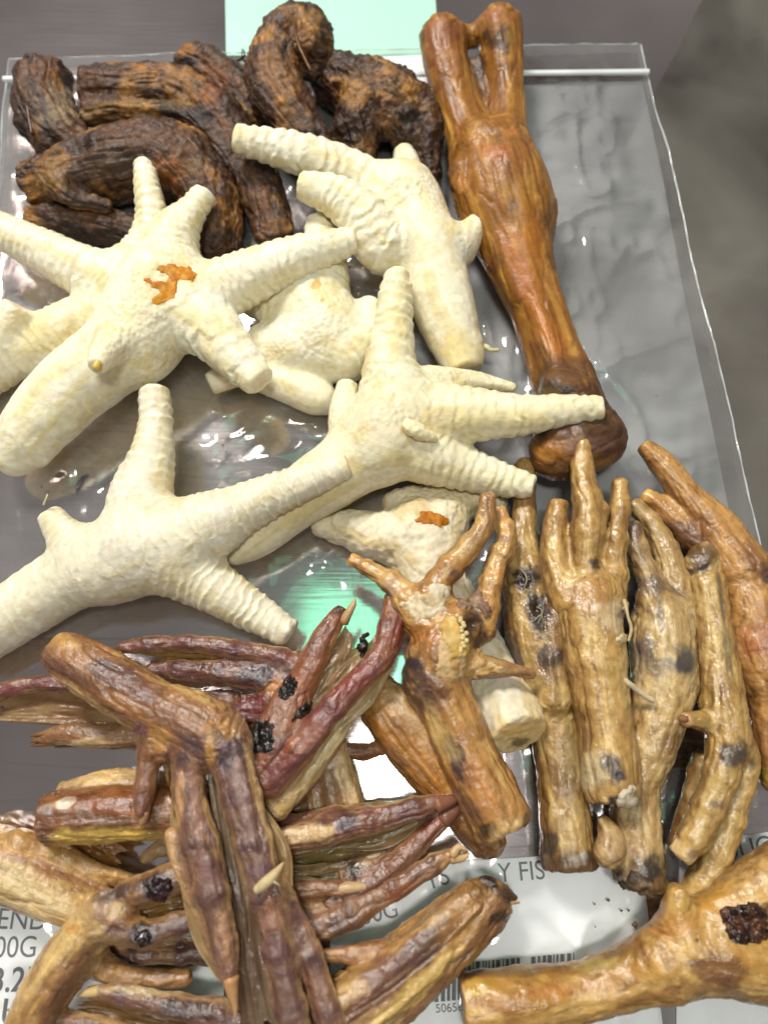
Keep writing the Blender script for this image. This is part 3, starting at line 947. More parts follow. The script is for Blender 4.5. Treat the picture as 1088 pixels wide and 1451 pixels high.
n = neck('thick bulging dark neck bent under the raised white toes', [C(None, [(45, 262, 1.2, 30), (95, 252, 1.3, 42), (165, 235, 1.5, 50), (235, 225, 1.6, 54), (285, 262, 1.5, 44), (302, 310, 1.3, 34), (305, 345, 1.1, 28)], flat=True),
     C('muscle_strand', [(316, 230, 1.4, 13), (328, 270, 1.3, 13), (330, 315, 1.1, 12), (333, 350, 1.0, 10)]),
     C('muscle_strand', [(60, 245, 1.7, 16), (80, 262, 1.9, 18), (105, 282, 1.8, 15), (150, 290, 1.7, 12)])],
     stains=[(215, 190, 60, 22, 0, (104, 72, 52), 0.55), (70, 250, 20, 34, 40, (140, 104, 56), 0.7), (130, 245, 40, 14, -20, (88, 66, 50), 0.6), (240, 240, 26, 22, 0, (124, 76, 32), 0.8), (285, 235, 18, 14, 0, (128, 96, 64), 0.6), (185, 285, 40, 12, 10, (112, 80, 40), 0.6), (300, 330, 20, 26, 0, (66, 44, 38), 0.7)])
neck('slim dark strip lying below the bulging neck at the left', [C(None, [(40, 303, 0.7, 14), (90, 312, 0.75, 24), (150, 322, 0.75, 26), (205, 332, 0.7, 22)], flat=True)],
     stains=[(120, 335, 60, 12, 5, (40, 26, 22), 0.7), (110, 303, 50, 8, 8, (80, 52, 40), 0.5)])
n = neck('hooked dark neck curling up to the top edge beside the mint reflection sheet', [C(None, [(440, 62, 2.4, 30), (436, 40, 2.2, 30), (412, 44, 2.1, 34), (390, 85, 2.0, 38), (392, 130, 1.9, 40), (415, 170, 1.8, 36), (448, 208, 1.6, 32)]),
     C(None, [(455, 50, 2.2, 20), (456, 80, 2.0, 20), (445, 100, 1.8, 18)])],
     stains=[(380, 95, 16, 26, -10, (140, 98, 58), 0.75), (425, 70, 14, 40, 15, (124, 84, 44), 0.7), (440, 25, 18, 10, 0, (150, 112, 60), 0.6), (400, 160, 24, 12, 40, (76, 48, 32), 0.6), (455, 60, 8, 26, 0, (38, 26, 22), 0.6)])
tube(n, 'sinew', [(414, 22, 3.0, 2), (422, 60, 3.1, 2), (440, 100, 2.9, 2)], (112, 76, 42))
tube(n, 'sinew', [(414, 10, 2.7, 2), (413, 2, 2.7, 1.5), (408, -4, 2.6, 0.8)], (112, 82, 48))
tube(n, 'sinew', [(350, 92, 2.0, 1.6), (344, 82, 2.3, 1), (343, 68, 2.5, 0.6)], (62, 44, 34))
n = neck('broad lumpy dark neck between the hooked neck and the leg bone', [C(None, [(468, 108, 1.3, 32), (515, 128, 1.5, 44), (560, 148, 1.6, 46), (592, 170, 1.5, 32), (604, 205, 1.3, 22), (610, 245, 1.0, 16)]),
     C(None, [(520, 150, 1.6, 40), (505, 185, 1.5, 34), (512, 215, 1.3, 22)], flat=False),
     C(None, [(560, 170, 1.6, 30), (585, 190, 1.5, 22)])],
     stains=[(500, 130, 26, 20, 0, (158, 112, 56), 0.75), (530, 110, 30, 12, 20, (104, 76, 52), 0.6), (545, 170, 16, 14, 0, (120, 84, 48), 0.7), (575, 165, 24, 10, 10, (34, 24, 22), 0.8), (512, 205, 22, 16, 0, (112, 78, 40), 0.8), (500, 195, 10, 10, 0, (28, 20, 18), 0.8), (600, 150, 16, 10, 0, (120, 90, 56), 0.6), (480, 190, 14, 20, 10, (60, 40, 32), 0.6)],
     disp=(0.13, 1.5, 0.06))

# ================================================================== the brown leg
bone = build('leg_bone', 'long smooth brown leg bone with a forked top, dark at its lower joint', 'leg bone', None, 'bone', [
    C(None, [(700, 235, 1.7, 60), (712, 280, 1.7, 68), (725, 330, 1.6, 57), (740, 385, 1.5, 44), (762, 440, 1.4, 39), (782, 500, 1.4, 40), (800, 550, 1.5, 46), (812, 590, 1.6, 50)]),
    C('condyle', [(628, 58, 2.0, 34), (632, 95, 1.9, 31), (648, 150, 1.7, 28), (672, 215, 1.6, 34)]),
    C('condyle', [(708, 42, 2.2, 33), (714, 85, 2.0, 27), (719, 140, 1.8, 24), (716, 210, 1.6, 34)]),
    C(None, [(640, 55, 1.7, 14), (690, 50, 1.7, 16)]),
    C(None, [(676, 92, 1.6, 9), (682, 128, 1.5, 13), (690, 165, 1.4, 18)], c=(60, 42, 28)),
    C('joint', [(790, 640, 1.7, 42), (815, 632, 1.8, 48), (848, 622, 1.7, 40)]),
    C(None, [(770, 300, 1.7, 18), (762, 330, 1.5, 20)]),
    C(None, [(676, 188, 2.6, 16), (674, 205, 2.6, 15)]),
    C(None, [(652, 245, 2.3, 18), (660, 268, 2.2, 16)]),
    C(None, [(721, 180, 2.4, 12), (725, 195, 2.4, 10)]),
    C(None, [(715, 250, 3.0, 12), (735, 320, 2.6, 10), (752, 400, 2.25, 8), (775, 480, 2.3, 8), (795, 540, 2.5, 10)]),
    C(None, [(752, 300, 2.5, 10), (766, 370, 2.0, 9), (785, 440, 1.9, 8), (815, 520, 2.0, 10), (835, 570, 2.0, 14)]),
    C(None, [(690, 290, 2.6, 11), (712, 350, 2.3, 9), (735, 420, 2.0, 8)]),
    C(None, [(790, 553, 2.6, 26), (815, 558, 2.6, 24)])],
    ((136, 88, 34), (166, 118, 52), (96, 60, 34), 0.75), k=0.5, disp=(0.035, 0.8, 0.008), fiberdisp=0.03, vox=0.065, sm=4,
    stains=[(818, 620, 80, 72, 0, (92, 60, 36), 0.6), (640, 48, 16, 14, 0, (98, 48, 40), 0.7), (630, 60, 30, 40, 10, (142, 84, 46), 0.5), (700, 55, 22, 16, 0, (40, 26, 18), 0.8), (722, 50, 7, 9, 0, (128, 96, 44), 0.8), (705, 22, 22, 8, 0, (150, 92, 58), 0.6), (680, 90, 12, 20, 0, (46, 28, 16), 0.8),
            (675, 198, 12, 14, 0, (176, 118, 56), 0.7), (657, 256, 10, 14, 20, (178, 122, 64), 0.7), (722, 188, 8, 8, 0, (180, 116, 58), 0.7), (720, 240, 30, 24, 20, (118, 68, 34), 0.5), (700, 215, 20, 10, 0, (166, 92, 42), 0.6),
            (735, 370, 16, 70, -18, (176, 104, 40), 0.55), (755, 330, 12, 50, -12, (160, 96, 28), 0.6), (770, 450, 14, 80, -22, (168, 100, 36), 0.5),
            (798, 532, 54, 26, -10, (92, 64, 38), 0.8), (802, 555, 50, 18, -6, (46, 35, 26), 0.92), (800, 590, 60, 24, 0, (60, 44, 32), 0.8), (775, 560, 14, 12, 0, (110, 82, 46), 0.6), (835, 560, 16, 20, 0, (104, 62, 32), 0.5), (862, 605, 28, 40, 10, (74, 50, 34), 0.85),
            (785, 640, 26, 14, -10, (158, 104, 40), 0.8), (850, 660, 18, 14, 0, (146, 98, 44), 0.7), (835, 632, 36, 9, -8, (112, 76, 66), 0.6), (800, 668, 30, 12, 20, (104, 74, 44), 0.6), (765, 610, 10, 20, 0, (48, 36, 26), 0.7), (880, 625, 8, 20, 0, (70, 46, 30), 0.7)])

# ================================================================== puffed white chicken feet
CREAM = ((236, 228, 200), (228, 213, 166), (240, 233, 212), 0.65)
CG = 'puffed white chicken feet in the middle'
def cream(label, chains, **kw):
    kw.setdefault('disp', (0.022, 1.4, 0.006))
    kw.setdefault('k', 0.34)
    return build('chicken_foot', label, 'chicken foot', CG, 'cream', chains, kw.pop('pal', CREAM), **kw)
R = dict(ring=0.095, pitch=0.36, sharp=0.2, flat=True)
RS = dict(ring=0.11, pitch=0.31, sharp=0.7, flat=True)

f = cream('white foot mostly hidden behind the orange flecked foot, one toe upright before the necks', [
    C(None, [(165, 405, 1.2, 46), (155, 440, 1.0, 42), (150, 460, 1.0, 36)]),
    C('toe', [(-18, 318, 2.0, 24), (50, 350, 1.8, 30), (115, 383, 1.6, 36), (165, 405, 1.3, 44)], **R),
    C('toe', [(205, 234, 2.4, 15), (210, 270, 2.3, 19), (216, 310, 2.0, 24), (212, 352, 1.6, 34), (190, 385, 1.3, 40)], **R),
    C('toe', [(24, 438, 2.3, 21), (0, 478, 1.9, 25), (-30, 520, 1.5, 28)], flat=True),
    C('toe', [(-50, 548, 1.0, 33), (0, 515, 1.1, 35), (50, 485, 1.2, 35), (100, 458, 1.2, 33), (150, 440, 1.1, 34)], **R),
    C('spur', [(55, 522, 0.9, 13), (95, 508, 0.9, 19), (140, 490, 0.9, 24)])],
    stains=[(110, 375, 20, 10, 30, (222, 196, 150), 0.4), (35, 460, 26, 30, 0, (222, 200, 140), 0.35)])

f = cream('white foot palm up with torn orange skin in its palm', [
    C(None, [(268, 435, 2.3, 56), (235, 410, 2.4, 66), (212, 450, 2.3, 68), (190, 488, 2.2, 60)]),
    C('shank', [(22, 645, 1.3, 30), (50, 605, 1.6, 46), (100, 553, 1.9, 52), (150, 513, 2.1, 54), (195, 480, 2.2, 58)], ring=0.04, pitch=0.8, sharp=0.2),
    C('toe', [(290, 275, 2.9, 17), (270, 302, 2.8, 22), (248, 332, 2.7, 34), (235, 370, 2.5, 48)], **R),
    C('toe', [(500, 341, 3.0, 19), (450, 355, 2.9, 27), (390, 377, 2.8, 34), (330, 403, 2.6, 41), (275, 430, 2.4, 48)], **R),
    C('toe', [(366, 538, 2.7, 24), (337, 508, 2.7, 32), (302, 470, 2.6, 42), (262, 440, 2.4, 52)], ring=0.11, pitch=0.75, sharp=0.3, flat=True),
    C('spur', [(138, 518, 4.1, 14), (147, 504, 3.8, 20), (165, 485, 3.3, 27)], flat=True),
    C('ragged_flap', [(12, 640, 1.4, 18), (30, 612, 1.5, 26)]), C('ragged_flap', [(58, 650, 1.3, 11), (62, 622, 1.5, 20)])],
    stains=[(365, 540, 14, 18, 0, (240, 226, 190), 0.7), (140, 520, 8, 8, 0, (222, 196, 92), 0.7), (215, 412, 26, 20, 0, (226, 200, 146), 0.45), (170, 500, 60, 12, -30, (230, 218, 196), 0.5), (320, 395, 40, 10, -20, (238, 222, 196), 0.5), (190, 440, 30, 30, 0, (232, 218, 164), 0.3)])
patch(f, 'torn_skin', [(243, 383, 28, 12, 18), (264, 390, 18, 12, 0), (243, 405, 12, 18, 0), (224, 404, 26, 8, 15), (230, 422, 22, 9, -30)], (200, 126, 16), (226, 156, 44), lift=0.025, rag=0.34, style_freq=5.0)
tube(f, 'spur_core', [(136, 522, 4.25, 6), (141, 512, 4.2, 6)], (222, 192, 96))

f = cream('white foot with two small orange dots in the middle of the group', [
    C(None, [(440, 440, 1.4, 52), (462, 470, 1.4, 56), (430, 485, 1.3, 48)]),
    C('toe', [(452, 314, 2.0, 18), (456, 360, 1.9, 30), (452, 405, 1.6, 44), (445, 440, 1.5, 46)], **R),
    C('toe', [(522, 440, 1.6, 20), (515, 475, 1.5, 32), (490, 500, 1.3, 42)], ring=0.07, pitch=0.4, sharp=0.2),
    C('toe', [(345, 420, 1.3, 22), (385, 428, 1.3, 34), (425, 445, 1.3, 44)], **R),
    C(None, [(372, 482, 1.3, 24), (420, 495, 1.3, 38), (480, 500, 1.2, 38)]),
    C('shank', [(466, 572, 0.8, 14), (452, 564, 0.9, 25), (425, 548, 0.9, 31), (395, 538, 0.9, 28), (365, 530, 0.9, 24)], ring=0.03, pitch=0.5, sharp=0.3),
    C('toe', [(300, 543, 1.0, 16), (330, 530, 1.0, 19), (380, 515, 1.0, 24)], flat=True)],
    stains=[(447, 404, 5, 7, 60, (210, 140, 40), 0.95, 0.2), (456, 425, 4, 3, 0, (206, 150, 50), 0.9, 0.2), (452, 412, 18, 22, 0, (228, 206, 140), 0.5), (480, 430, 20, 20, 0, (228, 208, 150), 0.35), (400, 470, 30, 10, 0, (240, 236, 214), 0.6)])

f = cream('white foot standing on its sawn shank beside the leg bone, two toes curled left', [
    C(None, [(568, 285, 1.9, 56), (588, 310, 1.9, 48), (600, 345, 2.0, 46), (620, 352, 2.0, 40)]),
    C('shank', [(656, 518, 1.4, 28), (645, 485, 1.5, 36), (630, 440, 1.7, 44), (615, 390, 1.9, 47), (605, 350, 2.0, 48)], flat=True),
    C('toe', [(338, 197, 3.0, 19), (400, 211, 2.8, 26), (450, 225, 2.6, 29), (502, 245, 2.3, 29), (550, 278, 2.0, 36)], ring=0.10, pitch=0.52, sharp=0.1, flat=True),
    C('toe', [(428, 263, 3.2, 20), (475, 279, 3.0, 29), (513, 307, 2.8, 36), (540, 345, 2.4, 40), (558, 350, 2.2, 42)], ring=0.09, pitch=0.42, sharp=0.1, flat=True),
    C('toe', [(572, 217, 1.3, 15), (577, 245, 1.5, 22), (575, 275, 1.7, 34)], **R),
    C('spur', [(688, 300, 2.2, 13), (673, 322, 2.1, 17), (650, 350, 2.0, 28)], flat=True),
    C('ragged_flap', [(668, 490, 1.6, 16), (672, 500, 1.5, 12)])],
    stains=[(598, 360, 34, 12, -20, (226, 210, 168), 0.6), (572, 258, 14, 8, 0, (228, 214, 140), 0.5), (650, 495, 26, 22, 0, (222, 200, 130), 0.5), (570, 285, 50, 40, 0, (240, 230, 196), 0.4)])
tube(f, 'sinew', [(676, 490, 1.6, 4), (688, 491, 1.6, 4), (694, 496, 1.6, 3), (706, 496, 1.6, 3)], (226, 216, 170), (216, 206, 160), mat='flake')

f = cream('white foot in the centre, one toe laid across the dark end of the leg bone', [
    C(None, [(565, 575, 2.2, 54), (548, 610, 2.2, 60), (540, 630, 2.1, 58)]),
    C('toe', [(563, 386, 3.0, 15), (561, 412, 2.9, 23), (558, 460, 2.7, 28), (553, 510, 2.5, 36), (556, 560, 2.3, 48)], ring=0.10, pitch=0.50, sharp=0.2, flat=True),
    C('toe', [(850, 578, 2.9, 17), (800, 582, 2.8, 23), (740, 588, 2.7, 29), (675, 588, 2.5, 38), (615, 588, 2.3, 46), (580, 590, 2.2, 50)], ring=0.09, pitch=0.48, sharp=0.2, flat=True),
    C('toe', [(752, 690, 1.9, 17), (705, 678, 1.8, 25), (655, 663, 1.8, 32), (600, 642, 2.0, 44)], **R),
    C('shank', [(335, 783, 1.2, 18), (365, 755, 1.3, 34), (420, 708, 1.5, 42), (480, 668, 1.8, 48), (535, 628, 2.0, 56)]),
    C('toe', [(492, 546, 1.6, 15), (487, 585, 1.7, 21), (500, 625, 1.8, 34)], flat=True),
    C('toe', [(724, 549, 1.7, 8), (670, 540, 1.8, 15), (610, 545, 2.0, 28)])],
    pal=((230, 221, 188), (220, 204, 154), (235, 228, 204), 0.6),
    stains=[(574, 606, 6, 8, 40, (196, 150, 70), 0.8), (590, 622, 5, 3, 0, (206, 150, 50), 0.8), (535, 590, 30, 24, 0, (226, 210, 180), 0.6), (560, 470, 16, 40, 0, (226, 206, 140), 0.5), (700, 590, 60, 14, -4, (230, 216, 160), 0.5), (610, 600, 26, 30, 0, (216, 194, 140), 0.4)])
tube(f, 'toe_flap', [(572, 596, 3.3, 6), (582, 606, 3.4, 12), (600, 616, 3.25, 10), (618, 622, 3.05, 5)], (238, 226, 186), mat='cream')

f = cream('big ringed white foot at the left with four spread toes', [
    C(None, [(248, 768, 2.1, 52), (215, 772, 2.0, 56), (180, 790, 1.9, 54)]),
    C('shank', [(-40, 905, 1.2, 44), (0, 882, 1.25, 44), (45, 853, 1.35, 46), (95, 822, 1.5, 48), (150, 795, 1.8, 54), (200, 775, 2.0, 56)], ring=0.05, pitch=0.45, sharp=0.5),
    C(None, [(300, 745, 2.4, 40), (250, 765, 2.3, 48), (200, 780, 2.1, 52), (150, 805, 1.9, 48)], ring=0.12, pitch=0.38, sharp=0.85),
    C('toe', [(219, 557, 2.4, 22), (221, 600, 2.3, 24), (215, 650, 2.2, 32), (200, 710, 2.1, 46), (205, 755, 2.0, 50)], ring=0.10, pitch=0.36, sharp=0.5, flat=True),
    C('toe', [(490, 660, 2.9, 18), (440, 680, 2.8, 25), (380, 704, 2.7, 31), (320, 732, 2.5, 40), (262, 758, 2.2, 48)], **RS),
    C('toe', [(408, 896, 1.5, 20), (355, 864, 1.5, 29), (300, 830, 1.7, 38), (245, 798, 1.9, 46)], **RS),
    C('spur', [(72, 730, 2.2, 18), (92, 757, 2.1, 25), (130, 790, 1.9, 36)], ring=0.05, pitch=0.24, flat=True)],
    pal=((226, 217, 192), (215, 202, 162), (232, 225, 206), 0.6), k=0.5,
    stains=[(165, 780, 26, 16, 0, (200, 192, 184), 0.35), (190, 655, 16, 10, 20, (204, 194, 180), 0.4), (240, 690, 26, 20, 40, (222, 198, 130), 0.5), (300, 745, 20, 14, 20, (208, 196, 176), 0.35), (250, 810, 30, 14, 30, (224, 204, 150), 0.4), (310, 720, 14, 20, 0, (214, 206, 196), 0.4), (490, 658, 9, 12, 0, (220, 200, 150), 0.5), (75, 745, 16, 20, 0, (224, 206, 150), 0.4)])
tube(f, 'fibre', [(62, 715, 2.7, 1.6), (66, 706, 2.9, 1.2), (68, 700, 2.9, 0.8)], (236, 228, 200), mat='flake')

f = cream('crumpled white foot with an orange patch, its sawn shank showing under the front yellow foot', [
    C(None, [(590, 752, 1.0, 46), (610, 770, 0.9, 48), (600, 800, 0.9, 46), (625, 740, 0.9, 40)]),
    C('toe', [(456, 746, 0.9, 15), (490, 748, 1.0, 25), (530, 758, 1.0, 34), (570, 765, 1.0, 42)], ring=0.09, pitch=0.6, sharp=0.2),
    C('toe', [(695, 712, 0.7, 22), (640, 712, 0.7, 26), (580, 712, 0.7, 24), (560, 715, 0.7, 18)]),
    C('shank', [(732, 1034, 2.0, 42), (716, 1003, 1.55, 44), (690, 960, 1.15, 45), (655, 900, 0.95, 46), (615, 825, 0.9, 46)], flat=True)],
    pal=((224, 212, 184), (214, 194, 150), (230, 222, 200), 0.6), disp=(0.06, 1.5, 0.025),
    stains=[(705, 980, 30, 40, 0, (204, 196, 178), 0.5), (735, 1045, 38, 24, -10, (222, 190, 120), 0.75), (737, 1052, 12, 9, 0, (104, 86, 56), 0.85), (740, 1030, 30, 8, -20, (214, 170, 88), 0.5), (660, 700, 40, 14, 0, (220, 204, 160), 0.5), (560, 790, 20, 14, 0, (206, 186, 150), 0.4)])
patch(f, 'torn_skin', [(612, 735, 26, 11, 5), (625, 740, 11, 8, 0)], (184, 110, 12), (206, 134, 34), lift=0.025, rag=0.38, style_freq=5.0)

# ================================================================== yellow-brown dried feet
YEL = ((176, 138, 82), (206, 174, 118), (132, 92, 50), 0.7)
YG = 'dried yellow chicken feet at the right'
DK = (50, 42, 46)
def yel(label, chains, **kw):
    kw.setdefault('disp', (0.040, 1.5, 0.016)); kw.setdefault('fiberdisp', 0.022); kw.setdefault('k', 0.12)
    for c in chains:      # flanks painted darker amber, as shading down the sides of each limb
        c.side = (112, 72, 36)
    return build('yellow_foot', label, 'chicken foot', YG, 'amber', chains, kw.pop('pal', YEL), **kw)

f = yel('orange brown foot slumped against the right edge with two toes pointing up left', [
    C(None, [(1052, 830, 1.5, 40), (1068, 880, 1.4, 46), (1078, 940, 1.4, 44), (1088, 1000, 1.2, 32), (1094, 1060, 1.1, 26), (1097, 1105, 1.0, 20)]),
    C('toe', [(911, 632, 1.9, 11), (940, 660, 1.9, 19), (975, 706, 1.8, 22), (1012, 750, 1.7, 32), (1048, 805, 1.6, 42)], flat=True),
    C('toe', [(912, 701, 1.4, 11), (940, 720, 1.5, 17), (975, 752, 1.5, 22), (1012, 785, 1.4, 28), (1045, 830, 1.4, 38)], flat=True, tip=(214, 168, 90))],
    pal=((172, 122, 66), (196, 148, 86), (146, 98, 58), 0.6),
    stains=[(978, 760, 40, 11, 40, (98, 66, 62), 0.7), (985, 672, 8, 5, 50, (60, 44, 40), 0.7), (1085, 820, 8, 16, 0, (70, 60, 64), 0.8), (1070, 800, 30, 12, 45, (110, 70, 48), 0.6), (1070, 910, 30, 26, 0, (176, 106, 62), 0.6), (1092, 1095, 14, 14, 0, (160, 140, 60), 0.7), (920, 640, 10, 14, 40, (150, 108, 48), 0.5), (1075, 920, 18, 3, -10, (140, 70, 44), 0.6)])

f = yel('lean yellow foot upside down at the right, dark knob on top and toes pointing down', [
    C(None, [(1002, 830, 1.7, 28), (1010, 890, 1.7, 28), (1018, 960, 1.7, 31), (1026, 1010, 1.8, 33), (1032, 1050, 1.8, 31)]),
    C('knob', [(985, 800, 1.8, 18), (1000, 786, 1.8, 21), (1014, 774, 1.7, 14), (1005, 800, 1.7, 24)]),
    C('toe', [(963, 1212, 1.7, 17), (980, 1188, 1.75, 20), (1003, 1145, 1.8, 22), (1020, 1100, 1.9, 24), (1028, 1055, 1.9, 28)], flat=True, tip=(212, 178, 126), kn=0.18, knp=1.0),
    C('toe', [(970, 1270, 1.0, 15), (998, 1238, 1.2, 20), (1025, 1190, 1.4, 21), (1045, 1130, 1.5, 19), (1058, 1082, 1.6, 18), (1045, 1045, 1.7, 22)], kn=0.18, knp=1.0),
    C('spur', [(966, 1017, 2.3, 9), (984, 1021, 2.2, 14), (1010, 1025, 1.9, 18)], flat=True, tip=(206, 160, 110), tiplen=0.2),
    C('toe', [(958, 1195, 0.7, 11), (980, 1140, 0.8, 17), (1000, 1080, 1.0, 22)], c=(120, 84, 44))],
    pal=((178, 140, 78), (198, 166, 104), (130, 92, 52), 0.7),
    stains=[(995, 790, 30, 18, -30, (90, 66, 44), 0.85), (985, 808, 30, 5, -20, (56, 46, 42), 0.7), (1018, 772, 12, 8, 30, (130, 104, 76), 0.6), (1022, 850, 4, 60, -8, (68, 66, 62), 0.7), (1030, 920, 5, 30, -8, (80, 76, 66), 0.6), (1038, 1070, 18, 14, 20, (66, 58, 60), 0.85), (1050, 1055, 8, 14, 0, (58, 54, 52), 0.7), (1065, 1085, 6, 12, 0, (62, 62, 56), 0.8), (1015, 1140, 14, 10, 0, (112, 86, 74), 0.7), (995, 1000, 14, 40, 10, (196, 160, 92), 0.5), (1010, 1215, 5, 30, 30, (110, 74, 44), 0.5), (980, 1210, 6, 5, 0, (120, 96, 90), 0.6), (1015, 960, 4, 50, 0, (214, 186, 128), 0.5)])
tube(f, 'spur_core', [(963, 1018, 2.42, 5), (972, 1019, 2.4, 6)], (150, 104, 70), mat='flake')

f = yel('yellow foot with a burnt black hole near its top toe, left of the upright toes', [
    C(None, [(744, 815, 1.4, 32), (748, 850, 1.4, 34), (755, 895, 1.4, 38), (768, 950, 1.3, 38)]),
    C('toe', [(742, 662, 1.2, 15), (742, 720, 1.3, 17), (741, 775, 1.35, 22), (744, 820, 1.4, 30)], kn=0.08),
    C('shank', [(807, 1222, 1.1, 40), (802, 1180, 1.1, 37), (796, 1120, 1.1, 34), (788, 1050, 1.15, 34), (776, 985, 1.2, 37)], flat=True, tip=(120, 90, 58), tiplen=0.5),
    C('toe', [(788, 848, 2.0, 14), (783, 890, 1.95, 17), (778, 940, 1.85, 21), (782, 990, 1.6, 30)], kn=0.1, knp=0.9)],
    pal=((172, 136, 78), (196, 164, 104), (118, 84, 46), 0.7), cuts=[(739, 822, 2.35, 13), (765, 858, 2.3, 12)],
    stains=[(742, 820, 20, 18, 0, (36, 26, 22), 0.95), (764, 862, 16, 30, -15, (44, 30, 24), 0.95), (728, 930, 12, 40, -10, (66, 60, 58), 0.8), (788, 850, 13, 14, 0, (100, 72, 50), 0.8), (780, 932, 16, 14, 0, (60, 50, 52), 0.85), (790, 955, 30, 14, 0, (128, 100, 70), 0.5), (785, 900, 14, 26, 0, (132, 94, 58), 0.6), (805, 1080, 14, 50, -4, (118, 104, 76), 0.5), (778, 1195, 12, 24, 0, (46, 40, 40), 0.85), (805, 1225, 36, 14, -8, (104, 76, 50), 0.8), (820, 1215, 14, 6, -10, (196, 184, 160), 0.7), (742, 700, 14, 40, 0, (158, 110, 52), 0.6), (755, 1000, 8, 60, -8, (190, 160, 104), 0.5), (830, 1215, 14, 10, 0, (86, 70, 54), 0.7)])
patch(f, 'burnt_scab', [(741, 823, 15, 15, 0), (763, 865, 9, 20, -15)], (22, 16, 14), (58, 44, 36), lift=-0.01, mat='scab', rag=0.5, rough=0.05, style_freq=5)
for (a, b, d2) in (((738, 806), (746, 820), (741, 836)), ((760, 860), (768, 866), (762, 884)), ((756, 880), (766, 872), (770, 886))):
    tube(f, 'fibre', [(*a, 2.25, 1.2), (*b, 2.35, 1.4), (*d2, 2.25, 1.0)], (150, 138, 118), mat='flake')

f = yel('mottled yellow foot with paired toes and a round black sawn end below', [
    C(None, [(938, 880, 1.5, 42), (938, 920, 1.5, 46), (940, 965, 1.5, 46), (930, 1010, 1.4, 43), (915, 1060, 1.3, 38)]),
    C('toe', [(897, 750, 1.9, 13), (905, 785, 1.9, 16), (922, 825, 1.8, 20), (932, 875, 1.7, 28)], kn=0.20, knp=0.9),
    C('toe', [(901, 720, 1.4, 13), (925, 748, 1.4, 17), (948, 798, 1.45, 22), (960, 850, 1.45, 27), (950, 890, 1.4, 34)], kn=0.10, knp=1.0),
    C('shank', [(903, 1250, 1.4, 36), (906, 1215, 1.3, 36), (900, 1160, 1.2, 34), (900, 1110, 1.2, 35), (915, 1060, 1.3, 38)], flat=True),
    C('knob', [(862, 1208, 1.8, 23), (866, 1190, 1.7, 20), (856, 1165, 1.6, 10)]),
    C('knob', [(935, 1255, 1.2, 14), (915, 1240, 1.2, 20)])],
    pal=((178, 144, 92), (204, 176, 124), (128, 94, 58), 0.75),
    stains=[(897, 752, 14, 16, 0, (92, 72, 66), 0.8), (905, 790, 12, 26, -10, (116, 92, 82), 0.5), (945, 830, 30, 6, 30, (96, 78, 68), 0.5), (918, 830, 20, 10, 10, (112, 92, 80), 0.7), (932, 850, 6, 40, -10, (86, 72, 68), 0.6), (970, 938, 14, 18, -20, (56, 54, 60), 0.9), (975, 925, 20, 8, 20, (90, 84, 74), 0.5), (915, 920, 18, 20, 0, (92, 82, 84), 0.75), (935, 945, 26, 12, 0, (96, 84, 80), 0.6), (955, 990, 24, 30, 0, (212, 180, 118), 0.6), (905, 950, 12, 30, 0, (200, 184, 150), 0.4), (905, 1040, 14, 40, 0, (190, 150, 90), 0.5), (903, 1248, 38, 28, 0, (76, 58, 44), 0.9), (900, 1245, 20, 16, 0, (140, 116, 88), 0.7), (925, 1235, 12, 24, 20, (44, 34, 28), 0.8), (862, 1200, 22, 26, 0, (188, 156, 112), 0.6), (935, 1255, 10, 10, 0, (150, 110, 70), 0.6)])
tube(f, 'sinew', [(882, 960, 2.6, 3), (890, 968, 2.7, 4), (905, 980, 2.6, 4.5), (926, 994, 2.5, 3.5)], (206, 190, 150), (214, 200, 166), mat='flake')
patch(f, 'sawn_end', [(904, 1252, 26, 20, 0)], (70, 54, 40), (150, 124, 92), lift=0.05, mat='flake', rag=0.4, rough=0.06)

